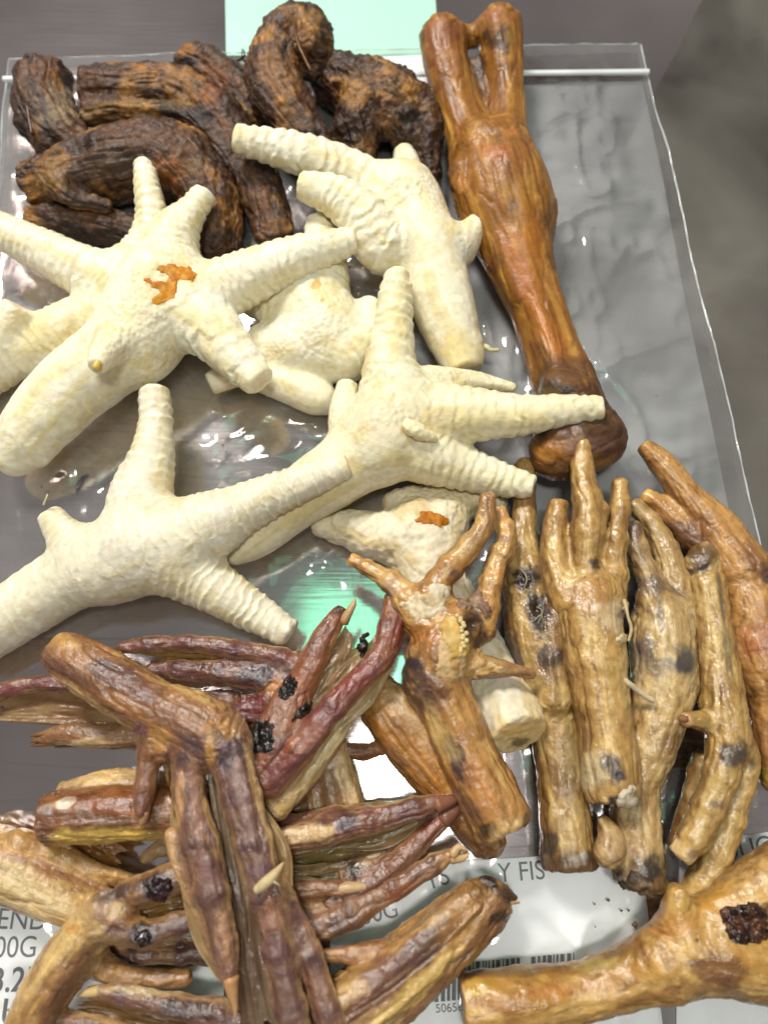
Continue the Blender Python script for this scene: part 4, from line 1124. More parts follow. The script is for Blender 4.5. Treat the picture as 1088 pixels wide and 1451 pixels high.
f = yel('tall pale yellow foot in front with three upright toes and a broken white end', [
    C(None, [(836, 850, 2.0, 46), (836, 885, 2.1, 46), (842, 935, 2.1, 44)]),
    C('shank', [(868, 1128, 1.9, 38), (864, 1090, 1.9, 43), (858, 1040, 1.9, 40), (850, 985, 2.0, 41), (842, 935, 2.1, 43)], flat=True),
    C('toe', [(791, 714, 2.0, 15), (786, 760, 2.0, 20), (790, 810, 2.0, 25), (808, 855, 2.0, 34)], flat=True, kn=0.06),
    C('toe', [(824, 629, 2.6, 15), (826, 672, 2.6, 17), (833, 722, 2.5, 23), (832, 762, 2.45, 24), (829, 800, 2.3, 22), (833, 845, 2.1, 36)], flat=True, kn=0.08),
    C('toe', [(878, 689, 2.4, 13), (877, 730, 2.4, 14), (870, 780, 2.3, 17), (870, 815, 2.2, 18), (860, 850, 2.1, 28)], kn=0.18, knp=1.1),
    C(None, [(851, 722, 2.6, 11), (848, 735, 2.5, 12)])],
    pal=((184, 144, 82), (208, 174, 112), (138, 96, 50), 0.65), cuts=[(842, 800, 3.05, 9)],
    stains=[(826, 625, 16, 8, 0, (206, 170, 104), 0.6), (842, 800, 9, 9, 0, (42, 26, 18), 0.9), (835, 845, 30, 24, 0, (170, 118, 62), 0.6), (845, 860, 10, 6, -30, (222, 204, 170), 0.7), (872, 872, 16, 20, 0, (208, 186, 148), 0.7), (880, 872, 8, 6, 0, (100, 94, 92), 0.7), (868, 758, 3, 16, 5, (228, 206, 160), 0.6), (850, 960, 30, 50, 0, (200, 164, 96), 0.5), (835, 1040, 8, 30, 0, (108, 74, 52), 0.6), (848, 1095, 28, 26, 0, (216, 198, 156), 0.75), (868, 1085, 10, 20, -25, (48, 32, 34), 0.85), (880, 1100, 14, 12, 30, (46, 32, 36), 0.9), (872, 1140, 18, 10, 10, (44, 26, 24), 0.95), (895, 1130, 12, 18, 0, (176, 160, 130), 0.7), (856, 1078, 6, 10, 0, (58, 44, 42), 0.7), (862, 1010, 10, 60, 0, (208, 172, 106), 0.4)])
tube(f, 'sinew', [(884, 850, 2.9, 3), (889, 872, 2.9, 2.4), (894, 892, 2.8, 2.4), (890, 908, 2.7, 2)], (206, 184, 140), mat='flake')
patch(f, 'loose_skin', [(892, 855, 8, 14, 30), (880, 905, 10, 8, 0)], (206, 180, 132), (226, 208, 170), lift=0.07, rag=0.4)
patch(f, 'splintered_bone', [(888, 1132, 16, 18, 10)], (150, 130, 104), (206, 194, 170), lift=0.10, rag=0.45, rough=0.05)
tube(f, 'splintered_bone', [(894, 1120, 1.9, 8), (904, 1140, 1.8, 6), (910, 1166, 1.6, 1)], (170, 152, 118), (140, 118, 92), mat='flake')

f = yel('amber foot lying across the front with torn white skin on its palm', [
    C(None, [(602, 880, 2.6, 34), (640, 890, 2.6, 42), (625, 925, 2.6, 48), (615, 960, 2.5, 46)]),
    C('shank', [(710, 1165, 2.0, 44), (690, 1125, 2.1, 44), (662, 1068, 2.2, 42), (638, 1010, 2.3, 42), (617, 960, 2.4, 46)], flat=True),
    C('toe', [(496, 792, 2.4, 10), (525, 807, 2.5, 13), (560, 830, 2.6, 18), (592, 868, 2.6, 30)], flat=True, tip=(214, 164, 92), kn=0.18, knp=0.9),
    C('toe', [(691, 708, 3.1, 12), (684, 748, 3.0, 15), (655, 786, 2.9, 18), (625, 818, 2.8, 21), (608, 858, 2.7, 30)], kn=0.18, knp=1.0),
    C('toe', [(706, 727, 2.4, 12), (718, 763, 2.5, 15), (702, 800, 2.5, 16), (690, 850, 2.5, 19), (678, 885, 2.5, 28)], kn=0.20, knp=0.9),
    C('spur', [(752, 955, 2.6, 8), (718, 948, 2.7, 12), (680, 945, 2.7, 18), (655, 935, 2.6, 26)], c=(150, 112, 74))],
    pal=((180, 130, 70), (206, 164, 100), (134, 88, 48), 0.7), cuts=[(671, 885, 3.4, 11)],
    stains=[(590, 960, 24, 40, -35, (62, 44, 46), 0.85), (585, 940, 16, 12, 20, (48, 38, 46), 0.9), (615, 985, 26, 26, 0, (104, 72, 62), 0.6), (650, 1080, 14, 46, -27, (66, 52, 56), 0.9), (625, 1040, 12, 40, -27, (206, 172, 112), 0.6), (680, 1125, 12, 50, -27, (186, 118, 50), 0.6), (665, 1150, 14, 26, -27, (120, 84, 66), 0.7), (688, 1178, 16, 12, 10, (52, 42, 34), 0.85), (722, 1172, 26, 14, -15, (196, 160, 104), 0.7), (745, 1160, 6, 14, 10, (60, 46, 32), 0.8), (670, 885, 16, 28, -10, (58, 36, 24), 0.95), (690, 722, 10, 22, 0, (104, 70, 62), 0.5), (672, 760, 12, 14, 30, (128, 90, 76), 0.5), (716, 764, 8, 8, 0, (110, 82, 72), 0.6), (645, 812, 8, 6, 0, (92, 66, 60), 0.7), (690, 830, 8, 30, 20, (206, 160, 96), 0.6), (556, 830, 12, 12, 30, (200, 168, 140), 0.6), (608, 900, 20, 20, 0, (176, 108, 34), 0.6), (600, 912, 6, 5, 0, (110, 90, 66), 0.7)])
patch(f, 'torn_white_skin', [(600, 855, 34, 18, -5), (622, 838, 18, 14, 0), (590, 872, 16, 10, 10)], (206, 182, 138), (232, 220, 192), lift=0.05, rag=0.40, rough=0.05, style_freq=3.5)
patch(f, 'scaly_pad', [(640, 900, 18, 34, -12), (650, 915, 14, 20, 0)], (206, 164, 84), (222, 190, 122), lift=0.09, rag=0.25, rough=0.03, mat='flake')
patch(f, 'translucent_flap', [(655, 945, 36, 20, -15), (632, 940, 16, 30, 0), (690, 948, 30, 8, 3)], (196, 152, 92), (214, 182, 132), lift=0.04, rag=0.45, rough=0.04, style_freq=3.5)
patch(f, 'torn_brown_skin', [(668, 850, 22, 14, -15), (688, 868, 10, 18, 0)], (120, 88, 68), (160, 130, 104), lift=0.06, rag=0.45, rough=0.06)
rng = random.Random(3)
for k in range(15):     # scale beads along the pad's edge
    t = k / 14.0
    x = 650 + 8 * math.sin(t * 3.0) + rng.uniform(-4, 4); y = 872 + 50 * t
    tube(f, 'scale_bead', [(x - 2.0, y, 3.75 - 0.18 * t, 3.6), (x + 2.0, y + 1, 3.75 - 0.18 * t, 3.4)], (226, 202, 146), mat='flake', seg=7)

f = yel('large yellow foot in the bottom right corner with a black palm scab', [
    C(None, [(945, 1362, 1.5, 48), (990, 1348, 1.6, 56), (1040, 1350, 1.6, 58), (1098, 1362, 1.5, 58)]),
    C('shank', [(664, 1424, 1.2, 40), (730, 1416, 1.2, 42), (810, 1407, 1.2, 39), (880, 1388, 1.3, 40), (935, 1365, 1.5, 46)], flat=True),
    C('toe', [(1110, 1238, 1.8, 44), (1065, 1268, 1.8, 42), (1020, 1300, 1.7, 40), (985, 1330, 1.6, 46)], ring=0.012, pitch=0.2, sharp=0.2),
    C('spur', [(960, 1258, 2.3, 13), (957, 1285, 2.1, 20), (958, 1320, 1.8, 30)], flat=True)],
    pal=((184, 138, 68), (206, 166, 98), (150, 100, 46), 0.6), k=0.4, vox=0.062,
    stains=[(1058, 1308, 30, 28, 30, (54, 32, 20), 0.9, 0.1), (1020, 1375, 34, 20, 30, (104, 54, 30), 0.75), (1035, 1395, 26, 10, 20, (84, 50, 34), 0.6), (950, 1310, 34, 20, 0, (200, 138, 70), 0.5), (960, 1270, 18, 26, 0, (212, 174, 98), 0.6), (680, 1400, 24, 20, 0, (206, 168, 62), 0.6), (735, 1378, 40, 8, 0, (130, 102, 62), 0.6), (700, 1425, 40, 10, 10, (150, 92, 36), 0.6), (830, 1370, 40, 10, -10, (176, 156, 92), 0.6), (790, 1405, 70, 10, -6, (184, 116, 50), 0.5), (930, 1410, 50, 8, -18, (130, 84, 40), 0.6), (1000, 1400, 40, 10, -8, (120, 80, 48), 0.5), (1010, 1270, 30, 14, -30, (214, 160, 70), 0.5), (988, 1332, 4, 3, 0, (40, 26, 16), 0.9)])
patch(f, 'black_scab', [(1058, 1308, 34, 32, 30), (1040, 1296, 24, 14, 20), (1074, 1322, 20, 18, 0)], (40, 23, 16), (88, 54, 36), lift=0.06, mat='scab', rag=0.28, rough=0.05, style_freq=2.5)

# ================================================================== duck feet
DUCK = ((124, 88, 62), (94, 64, 58), (182, 148, 102), 0.65)
DG = 'dried webbed duck feet heaped at the lower left'
PURP, PALE, INKY = (92, 56, 58), (206, 176, 122), (44, 30, 34)
def duck(label, chains, **kw):
    kw.setdefault('disp', (0.040, 1.4, 0.018)); kw.setdefault('fiberdisp', 0.035); kw.setdefault('k', 0.17)
    return build('duck_foot', label, 'duck foot', DG, 'duck', chains, kw.pop('pal', DUCK), **kw)
TK = dict(kn=0.14, knp=1.35, side=(196, 158, 110), dors=(74, 46, 50))

f = duck('pale duck shank coming in from the left edge above the price label', [
    C(None, [(-40, 1212, 1.3, 50), (20, 1232, 1.3, 48), (75, 1260, 1.3, 42), (130, 1288, 1.2, 33), (175, 1300, 1.1, 26)]),
    C('toe', [(30, 1195, 1.6, 22), (90, 1215, 1.4, 16), (150, 1238, 1.2, 12), (200, 1252, 1.0, 10)], c=(176, 130, 70))],
    pal=((190, 154, 98), (160, 120, 72), (208, 182, 134), 0.6),
    stains=[(80, 1235, 70, 8, 22, (150, 100, 76), 0.6), (20, 1200, 30, 14, 0, (198, 150, 80), 0.6), (60, 1275, 60, 12, 25, (212, 188, 138), 0.6), (40, 1195, 30, 12, 10, (170, 130, 84), 0.6)])
web(f, [(60, 1205, 1.4), (120, 1225, 1.2), (190, 1250, 1.0)], [(90, 1170, 1.0), (140, 1180, 0.9), (185, 1205, 0.8)], (168, 120, 56), (150, 104, 52))

f = duck('shadowed pale duck shank standing in the gap under the crossed toes', [
    C(None, [(452, 1165, 1.0, 18), (448, 1120, 1.0, 16), (440, 1075, 1.0, 18)]),
    C('toe', [(505, 1165, 0.9, 19), (492, 1110, 1.0, 18), (474, 1050, 1.0, 18)], c=(206, 176, 120)),
    C('toe', [(475, 1160, 1.1, 16), (468, 1120, 1.1, 17), (458, 1070, 1.0, 18)], c=(120, 84, 66))],
    pal=((176, 140, 90), (150, 110, 74), (204, 178, 130), 0.6))

f = duck('amber duck shank running under the sawn end of the amber foot', [
    C(None, [(528, 980, 1.3, 32), (568, 1025, 1.3, 44), (610, 1080, 1.2, 42), (652, 1138, 1.0, 34), (688, 1190, 0.9, 28)]),
    C('toe', [(560, 985, 1.8, 16), (600, 1035, 1.8, 20), (640, 1090, 1.5, 20), (670, 1140, 1.2, 18)], c=(150, 112, 66)),
    C('toe', [(530, 1010, 1.8, 12), (565, 1060, 1.8, 13), (610, 1110, 1.5, 13)], c=(164, 106, 40)),
    C('spur', [(486, 1062, 1.0, 11), (510, 1064, 1.0, 12), (536, 1062, 1.1, 10)], c=(124, 80, 56))],
    pal=((146, 98, 42), (172, 128, 68), (116, 78, 42), 0.6),
    stains=[(560, 985, 30, 20, 40, (168, 138, 92), 0.6), (600, 1070, 14, 60, -37, (176, 116, 44), 0.6), (560, 1075, 12, 20, -30, (150, 112, 76), 0.5), (500, 1062, 20, 9, 0, (104, 68, 54), 0.6)])

f = duck('duck foot at the left edge with a pale web and frayed brown toe', [
    C(None, [(330, 1000, 1.2, 24), (260, 995, 1.2, 22)]),
    C('toe', [(-30, 992, 1.0, 13), (30, 972, 1.1, 12), (90, 968, 1.2, 14), (180, 982, 1.2, 18), (270, 1000, 1.2, 20)], c=(104, 58, 56), side=(180, 140, 100)),
    C('toe', [(52, 1046, 0.9, 8), (100, 1040, 1.0, 16), (160, 1042, 1.0, 19), (230, 1035, 1.1, 20), (290, 1015, 1.1, 22)], c=(158, 118, 78))],
    stains=[(80, 1045, 40, 6, -5, (128, 84, 56), 0.7), (130, 1055, 40, 8, 0, (206, 184, 140), 0.6), (10, 980, 40, 8, -10, (128, 66, 70), 0.6)])
web(f, [(230, 985, 1.2), (120, 975, 1.15), (40, 974, 1.05), (-40, 992, 1.0)], [(230, 1030, 1.0), (150, 1030, 0.9), (70, 1025, 0.85), (-20, 1020, 0.8)], (186, 156, 116), (160, 120, 84), scal=0.05)
for (y, z) in ((1040, 1.1), (1048, 1.0), (1054, 0.9)):
    tube(f, 'frayed_tip', [(78, y - 2, z, 5), (60, y, z, 4), (44, y + 3, z, 1.2)], (150, 108, 66), (120, 80, 48))

f = duck('flat duck foot with two slim purple toes, behind the sprawling front foot', [
    C(None, [(425, 945, 1.7, 20), (405, 975, 1.6, 26), (380, 1005, 1.5, 26), (350, 1010, 1.4, 26)]),
    C('toe', [(172, 918, 1.8, 8), (220, 913, 1.85, 12), (280, 913, 1.9, 13), (340, 920, 1.9, 14), (390, 930, 1.8, 15), (425, 945, 1.7, 18)], c=(110, 70, 60), **TK),
    C('toe', [(215, 948, 1.5, 10), (270, 950, 1.6, 15), (330, 955, 1.7, 18), (380, 960, 1.7, 20), (410, 970, 1.6, 24)], c=(98, 62, 60), **TK)],
    pal=((126, 82, 52), (98, 60, 54), (160, 110, 62), 0.6),
    stains=[(365, 955, 34, 16, 5, (62, 50, 56), 0.85), (400, 945, 20, 10, 0, (84, 70, 70), 0.6), (360, 1002, 34, 14, -10, (96, 36, 40), 0.85), (395, 975, 20, 10, 0, (178, 118, 52), 0.7), (262, 908, 14, 12, 0, (104, 54, 56), 0.6), (340, 912, 14, 12, 0, (104, 54, 56), 0.6), (410, 935, 24, 8, 15, (104, 48, 48), 0.6)])
web(f, [(420, 945, 1.6), (340, 928, 1.75), (260, 922, 1.75), (180, 922, 1.7)], [(400, 958, 1.6), (340, 950, 1.6), (270, 944, 1.5), (215, 944, 1.45)], (190, 154, 90), (166, 124, 70), scal=0.1)

f = duck('sawn duck shank lying level at the left, red brown above and yellow below', [
    C(None, [(72, 1160, 2.0, 36), (130, 1156, 2.0, 38), (200, 1152, 2.0, 38), (270, 1148, 2.0, 36), (340, 1155, 1.9, 32)], flat=True),
    C(None, [(100, 1125, 1.4, 22), (150, 1112, 1.4, 22), (200, 1108, 1.4, 20)], c=(204, 174, 118))],
    pal=((132, 82, 46), (156, 112, 62), (106, 62, 40), 0.6), k=0.2,
    stains=[(140, 1140, 90, 22, -2, (124, 68, 38), 0.8), (190, 1188, 130, 14, 0, (196, 162, 78), 0.9), (150, 1162, 60, 10, 4, (98, 70, 40), 0.7), (92, 1138, 14, 6, -25, (220, 196, 170), 0.85, 0.2), (60, 1160, 14, 34, 0, (104, 64, 42), 0.7), (225, 1165, 30, 20, 0, (112, 76, 44), 0.6), (60, 1190, 10, 8, 0, (70, 44, 34), 0.7)])

f = duck('duck foot at the bottom edge with pale claws, under the sprawling front foot', [
    C(None, [(300, 1440, 1.6, 26), (360, 1450, 1.6, 28)]),
    C('toe', [(130, 1405, 1.9, 9), (170, 1408, 1.9, 13), (220, 1420, 1.9, 15), (280, 1432, 1.8, 19), (340, 1450, 1.7, 22)], c=(130, 90, 68), **TK),
    C('toe', [(30, 1434, 1.7, 7), (70, 1438, 1.7, 12), (130, 1455, 1.7, 15), (220, 1480, 1.6, 18), (300, 1470, 1.6, 24)], c=(140, 100, 64), **TK)],
    stains=[(265, 1432, 30, 14, 10, (60, 44, 46), 0.8), (210, 1403, 50, 5, 0, (206, 186, 140), 0.7), (170, 1412, 14, 10, 0, (100, 62, 56), 0.7), (200, 1374, 20, 6, 0, (120, 80, 56), 0.6)])
tube(f, 'claw', [(140, 1404, 2.0, 8), (125, 1407, 2.0, 6), (110, 1411, 1.9, 1)], (206, 176, 122), (222, 190, 140))
tube(f, 'claw', [(44, 1430, 1.8, 9), (28, 1431, 1.8, 6), (10, 1431, 1.7, 1)], (176, 136, 84), (160, 112, 62))
web(f, [(300, 1440, 1.7), (220, 1428, 1.75), (150, 1418, 1.75), (110, 1420, 1.7)], [(300, 1480, 1.6), (200, 1475, 1.6), (110, 1450, 1.6), (40, 1440, 1.55)], (176, 140, 92), (150, 112, 72), scal=0.15)

f = duck('bent duck foot at the lower left with shiny black pads on two toes', [
    C(None, [(152, 1298, 2.3, 32), (168, 1296, 2.35, 28)]),
    C('shank', [(40, 1462, 1.8, 34), (62, 1415, 1.85, 38), (92, 1365, 1.95, 38), (122, 1325, 2.1, 35), (150, 1298, 2.3, 32)]),
    C('toe', [(345, 1208, 2.3, 16), (300, 1222, 2.4, 18), (262, 1238, 2.5, 21), (225, 1254, 2.5, 24), (180, 1272, 2.4, 22)], c=(86, 56, 50), side=(176, 136, 90)),
    C('toe', [(345, 1292, 2.2, 13), (290, 1300, 2.3, 15), (245, 1312, 2.4, 17), (205, 1324, 2.4, 20), (165, 1312, 2.4, 26)], c=(78, 44, 42), side=(176, 136, 84)),
    C('toe', [(262, 1384, 1.5, 12), (215, 1387, 1.5, 14), (165, 1380, 1.6, 16), (120, 1350, 1.8, 24)], c=(150, 108, 66), kn=0.08)],
    pal=((176, 138, 84), (140, 98, 58), (202, 170, 114), 0.6),
    stains=[(100, 1385, 18, 70, 33, (110, 70, 40), 0.75), (60, 1375, 14, 80, 35, (216, 184, 122), 0.7), (165, 1262, 30, 12, -20, (60, 48, 48), 0.75), (225, 1258, 28, 22, -20, (44, 26, 32), 0.95), (205, 1328, 20, 16, -10, (34, 22, 22), 0.95), (260, 1310, 60, 11, -12, (76, 40, 40), 0.8), (165, 1300, 24, 12, 0, (120, 72, 36), 0.7), (160, 1290, 14, 10, 0, (206, 176, 116), 0.5), (300, 1225, 50, 8, -18, (82, 56, 58), 0.7), (165, 1318, 14, 8, 0, (84, 46, 28), 0.8), (105, 1316, 10, 6, 0, (196, 130, 50), 0.6)])
patch(f, 'black_pad', [(226, 1258, 22, 17, -20)], (30, 18, 20), (66, 40, 42), lift=0.06, mat='scab', rag=0.25, rough=0.03)
patch(f, 'black_pad', [(204, 1328, 14, 13, -10)], (26, 18, 18), (58, 38, 36), lift=0.05, mat='scab', rag=0.25, rough=0.03)
web(f, [(180, 1285, 2.3), (240, 1262, 2.3), (300, 1240, 2.2), (350, 1225, 2.1)], [(180, 1305, 2.2), (240, 1300, 2.2), (300, 1288, 2.1), (350, 1282, 2.0)], (176, 132, 60), (130, 92, 56), scal=0.0)

f = duck('duck shank with a black split end pointing right beside the barcode', [
    C(None, [(704, 1268, 1.5, 30), (672, 1292, 1.5, 42), (618, 1341, 1.5, 47), (554, 1394, 1.6, 51), (490, 1440, 1.7, 54), (450, 1480, 1.7, 50)], flat=True),
    C(None, [(480, 1424, 2.3, 28), (545, 1378, 2.3, 22), (606, 1326, 2.2, 20), (664, 1275, 2.0, 20)]),
    C('spur', [(440, 1358, 1.9, 12), (490, 1352, 1.95, 13), (540, 1350, 1.9, 17), (560, 1365, 1.8, 20)], c=(166, 116, 74)),
    C('split_end', [(730, 1272, 1.7, 6), (712, 1266, 1.7, 13), (690, 1272, 1.7, 26)], c=(96, 72, 44))],
    pal=((164, 124, 72), (134, 92, 56), (194, 160, 100), 0.6), fiberdisp=0.06,
    stains=[(590, 1345, 20, 80, 48, (92, 62, 56), 0.85), (520, 1400, 20, 60, 50, (104, 66, 54), 0.7), (630, 1260, 26, 46, 50, (158, 118, 72), 0.6), (690, 1245, 12, 26, -40, (40, 28, 30), 0.95), (720, 1268, 16, 12, 20, (52, 38, 26), 0.8), (705, 1300, 14, 8, -20, (38, 26, 26), 0.85), (590, 1400, 12, 90, 47, (206, 172, 96), 0.8), (650, 1310, 20, 40, 47, (186, 136, 66), 0.5), (500, 1400, 20, 14, 0, (200, 160, 100), 0.6), (540, 1355, 14, 12, 0, (110, 68, 62), 0.6), (460, 1400, 14, 20, 0, (60, 50, 50), 0.7), (560, 1325, 12, 40, 50, (190, 146, 92), 0.5)])
tube(f, 'splinter', [(700, 1284, 1.8, 4), (720, 1280, 1.8, 3), (736, 1279, 1.7, 1.2)], (200, 164, 110), (176, 136, 84))

f = duck('duck foot pointing right with a frayed toe tip over the label print', [
    C(None, [(380, 1300, 1.6, 30), (350, 1300, 1.6, 30)]),
    C('toe', [(486, 1259, 1.8, 11), (450, 1259, 1.8, 13), (410, 1264, 1.8, 15), (360, 1285, 1.7, 22)], c=(138, 96, 72)),
    C('toe', [(490, 1276, 1.4, 10), (440, 1282, 1.5, 15), (390, 1295, 1.5, 20)], c=(186, 134, 68)),
    C('toe', [(655, 1206, 1.6, 8), (622, 1219, 1.6, 13), (580, 1246, 1.6, 15), (530, 1277, 1.6, 18), (480, 1302, 1.6, 22), (430, 1314, 1.6, 23), (380, 1310, 1.6, 26)], c=(126, 88, 62), **TK)],
    pal=((136, 94, 54), (104, 68, 50), (178, 138, 84), 0.6),
    stains=[(440, 1312, 22, 16, 0, (120, 86, 84), 0.6), (480, 1308, 14, 14, 0, (70, 52, 52), 0.7), (570, 1262, 26, 10, -35, (140, 76, 44), 0.6), (640, 1215, 24, 10, -25, (198, 158, 108), 0.7), (560, 1285, 30, 5, -35, (90, 60, 44), 0.6)])
tube(f, 'claw', [(480, 1259, 1.85, 9), (500, 1257, 1.85, 8), (520, 1256, 1.8, 4), (534, 1255, 1.75, 0.8)], (196, 160, 116), (222, 190, 146))
for q in ([(640, 1212, 1.9, 7), (650, 1200, 1.9, 5), (660, 1204, 1.9, 2)], [(640, 1216, 1.8, 8), (655, 1216, 1.8, 5), (665, 1209, 1.8, 1.5)]):
    tube(f, 'frayed_tip', q, (200, 160, 112), (224, 190, 146))
web(f, [(420, 1290, 1.5), (500, 1262, 1.5), (560, 1222, 1.5), (610, 1190, 1.5)], [(430, 1305, 1.55), (520, 1280, 1.55), (590, 1240, 1.5), (640, 1208, 1.55)], (140, 116, 72), (158, 128, 84), scal=0.12)
flange(f, [(400, 1318, 1.5), (470, 1314, 1.5), (530, 1290, 1.5), (580, 1260, 1.5), (625, 1228, 1.5)], -20, -26, (168, 132, 88), (196, 160, 110))

f = duck('duck foot pointing right with a reddish pointed toe reaching the amber foot', [
    C(None, [(370, 1205, 1.7, 26), (340, 1215, 1.7, 28)]),
    C('toe', [(645, 1136, 1.4, 6), (570, 1145, 1.5, 10), (480, 1153, 1.6, 11), (430, 1162, 1.7, 10), (382, 1170, 1.7, 12), (350, 1190, 1.7, 18)], c=(140, 100, 74), **TK),
    C('toe', [(628, 1132, 1.8, 9), (598, 1142, 1.85, 16), (550, 1157, 1.9, 18), (490, 1170, 1.9, 19), (440, 1182, 1.9, 19), (390, 1192, 1.9, 19), (350, 1205, 1.8, 22)], c=(116, 76, 62), **TK),
    C('toe', [(648, 1144, 1.6, 10), (615, 1172, 1.6, 14), (572, 1214, 1.55, 17), (520, 1252, 1.5, 18), (460, 1285, 1.4, 18)], c=(122, 74, 48), side=(170, 126, 80)),
    C('toe', [(540, 1212, 1.4, 10), (515, 1225, 1.4, 14), (490, 1240, 1.3, 14)], c=(120, 92, 60))],
    pal=((126, 84, 56), (98, 58, 48), (186, 150, 104), 0.5),
    stains=[(425, 1185, 44, 14, -8, (206, 172, 118), 0.85), (492, 1167, 15, 14, -10, (58, 38, 46), 0.9), (530, 1170, 30, 10, -12, (112, 58, 44), 0.7), (572, 1152, 12, 12, 0, (104, 60, 64), 0.7), (605, 1168, 16, 14, -40, (112, 52, 44), 0.7), (400, 1168, 20, 8, 0, (100, 62, 58), 0.7), (500, 1235, 14, 12, -30, (30, 22, 18), 0.9), (525, 1218, 16, 8, -30, (150, 122, 84), 0.7), (640, 1150, 20, 8, -40, (140, 92, 72), 0.6)])
tube(f, 'claw', [(618, 1140, 1.9, 13), (640, 1134, 1.85, 8), (656, 1132, 1.8, 1)], (150, 100, 74), (116, 76, 60))
tube(f, 'claw', [(628, 1162, 1.7, 13), (645, 1147, 1.7, 9), (660, 1136, 1.7, 1)], (136, 88, 72), (104, 66, 56))
web(f, [(370, 1205, 1.75), (450, 1192, 1.75), (520, 1178, 1.75), (590, 1158, 1.75)], [(380, 1270, 1.4), (460, 1258, 1.5), (530, 1230, 1.5), (590, 1188, 1.55)], (160, 140, 84), (120, 92, 60), scal=0.06)
web(f, [(360, 1222, 1.9), (390, 1222, 1.95), (430, 1226, 1.9), (462, 1222, 1.85)], [(370, 1262, 1.8), (400, 1258, 1.85), (440, 1250, 1.9), (505, 1250, 1.8)], (166, 140, 100), (190, 168, 132), scal=0.2, ragged=0.5)
flange(f, [(400, 1200, 1.8), (470, 1186, 1.8), (540, 1170, 1.8), (600, 1154, 1.75)], 8, 34, (150, 122, 84), (190, 158, 112))

f = duck('reddish duck foot slanting up right with a thin curved claw and black pads', [
    C(None, [(412, 1000, 2.5, 28), (392, 1040, 2.5, 34), (370, 1080, 2.4, 34), (345, 1120, 2.2, 32)]),
    C('toe', [(481, 868, 2.5, 11), (467, 892, 2.6, 17), (450, 925, 2.65, 19), (430, 965, 2.6, 22), (410, 1002, 2.5, 26)], c=(124, 72, 48), side=(176, 122, 78)),
    C('toe', [(560, 850, 2.3, 16), (554, 890, 2.5, 19), (540, 930, 2.8, 19), (500, 972, 2.9, 18), (458, 1020, 2.9, 20), (418, 1070, 2.8, 21), (385, 1108, 2.6, 22)], c=(122, 72, 60), kn=0.10, knp=1.5, side=(170, 112, 76), dors=(84, 42, 46)),
    C('toe', [(535, 962, 2.2, 7), (500, 1006, 2.2, 12), (462, 1058, 2.2, 17), (428, 1102, 2.2, 20), (395, 1140, 2.1, 22)], c=(206, 176, 116))],
    pal=((128, 78, 50), (104, 58, 50), (166, 114, 72), 0.6),
    stains=[(484, 864, 11, 8, 0, (70, 42, 34), 0.8), (560, 840, 16, 30, 0, (150, 96, 40), 0.7), (565, 900, 10, 24, 15, (116, 44, 34), 0.6), (455, 1018, 20, 16, 0, (112, 56, 58), 0.7), (500, 965, 14, 30, 48, (132, 58, 48), 0.7), (420, 1060, 14, 40, 45, (150, 88, 56), 0.6), (400, 1090, 12, 30, 45, (104, 54, 56), 0.6), (440, 970, 18, 30, 25, (158, 96, 58), 0.5), (405, 1020, 20, 20, 0, (150, 102, 70), 0.5), (480, 900, 5, 20, 30, (190, 140, 82), 0.5), (470, 1060, 6, 70, 40, (228, 206, 160), 0.6)])
tube(f, 'claw', [(486, 882, 2.6, 8), (494, 868, 2.7, 6), (501, 856, 2.7, 4), (503, 848, 2.7, 0.8)], (176, 132, 86), (206, 176, 130))
web(f, [(420, 1000, 2.6), (450, 950, 2.6), (478, 905, 2.55), (490, 885, 2.5)], [(440, 1030, 2.7), (500, 965, 2.75), (535, 925, 2.65), (545, 880, 2.45)], (176, 150, 110), (156, 124, 90), scal=0.2, sag=0.1)
flange(f, [(395, 1112, 2.6), (425, 1075, 2.7), (468, 1022, 2.75), (508, 974, 2.75), (546, 934, 2.6)], 24, 26, (206, 178, 126), (226, 202, 156))
for (s, nm) in ([[(409, 972, 14, 21, 30)], 0], [[(432, 1006, 25, 10, -40)], 0], [[(366, 1043, 26, 29, 0)], 0]):
    patch(f, 'black_pad', s, (22, 17, 16), (52, 42, 40), lift=0.035, mat='scab', rag=0.30, rough=0.035, style_freq=3)
tube(f, 'black_crust', [(510, 922, 2.75, 5), (516, 912, 2.8, 7), (513, 904, 2.8, 4), (522, 898, 2.8, 3)], (30, 20, 18), mat='scab')
tube(f, 'black_crust', [(508, 918, 2.8, 6), (518, 916, 2.75, 4), (512, 930, 2.7, 3)], (36, 24, 20), mat='scab')

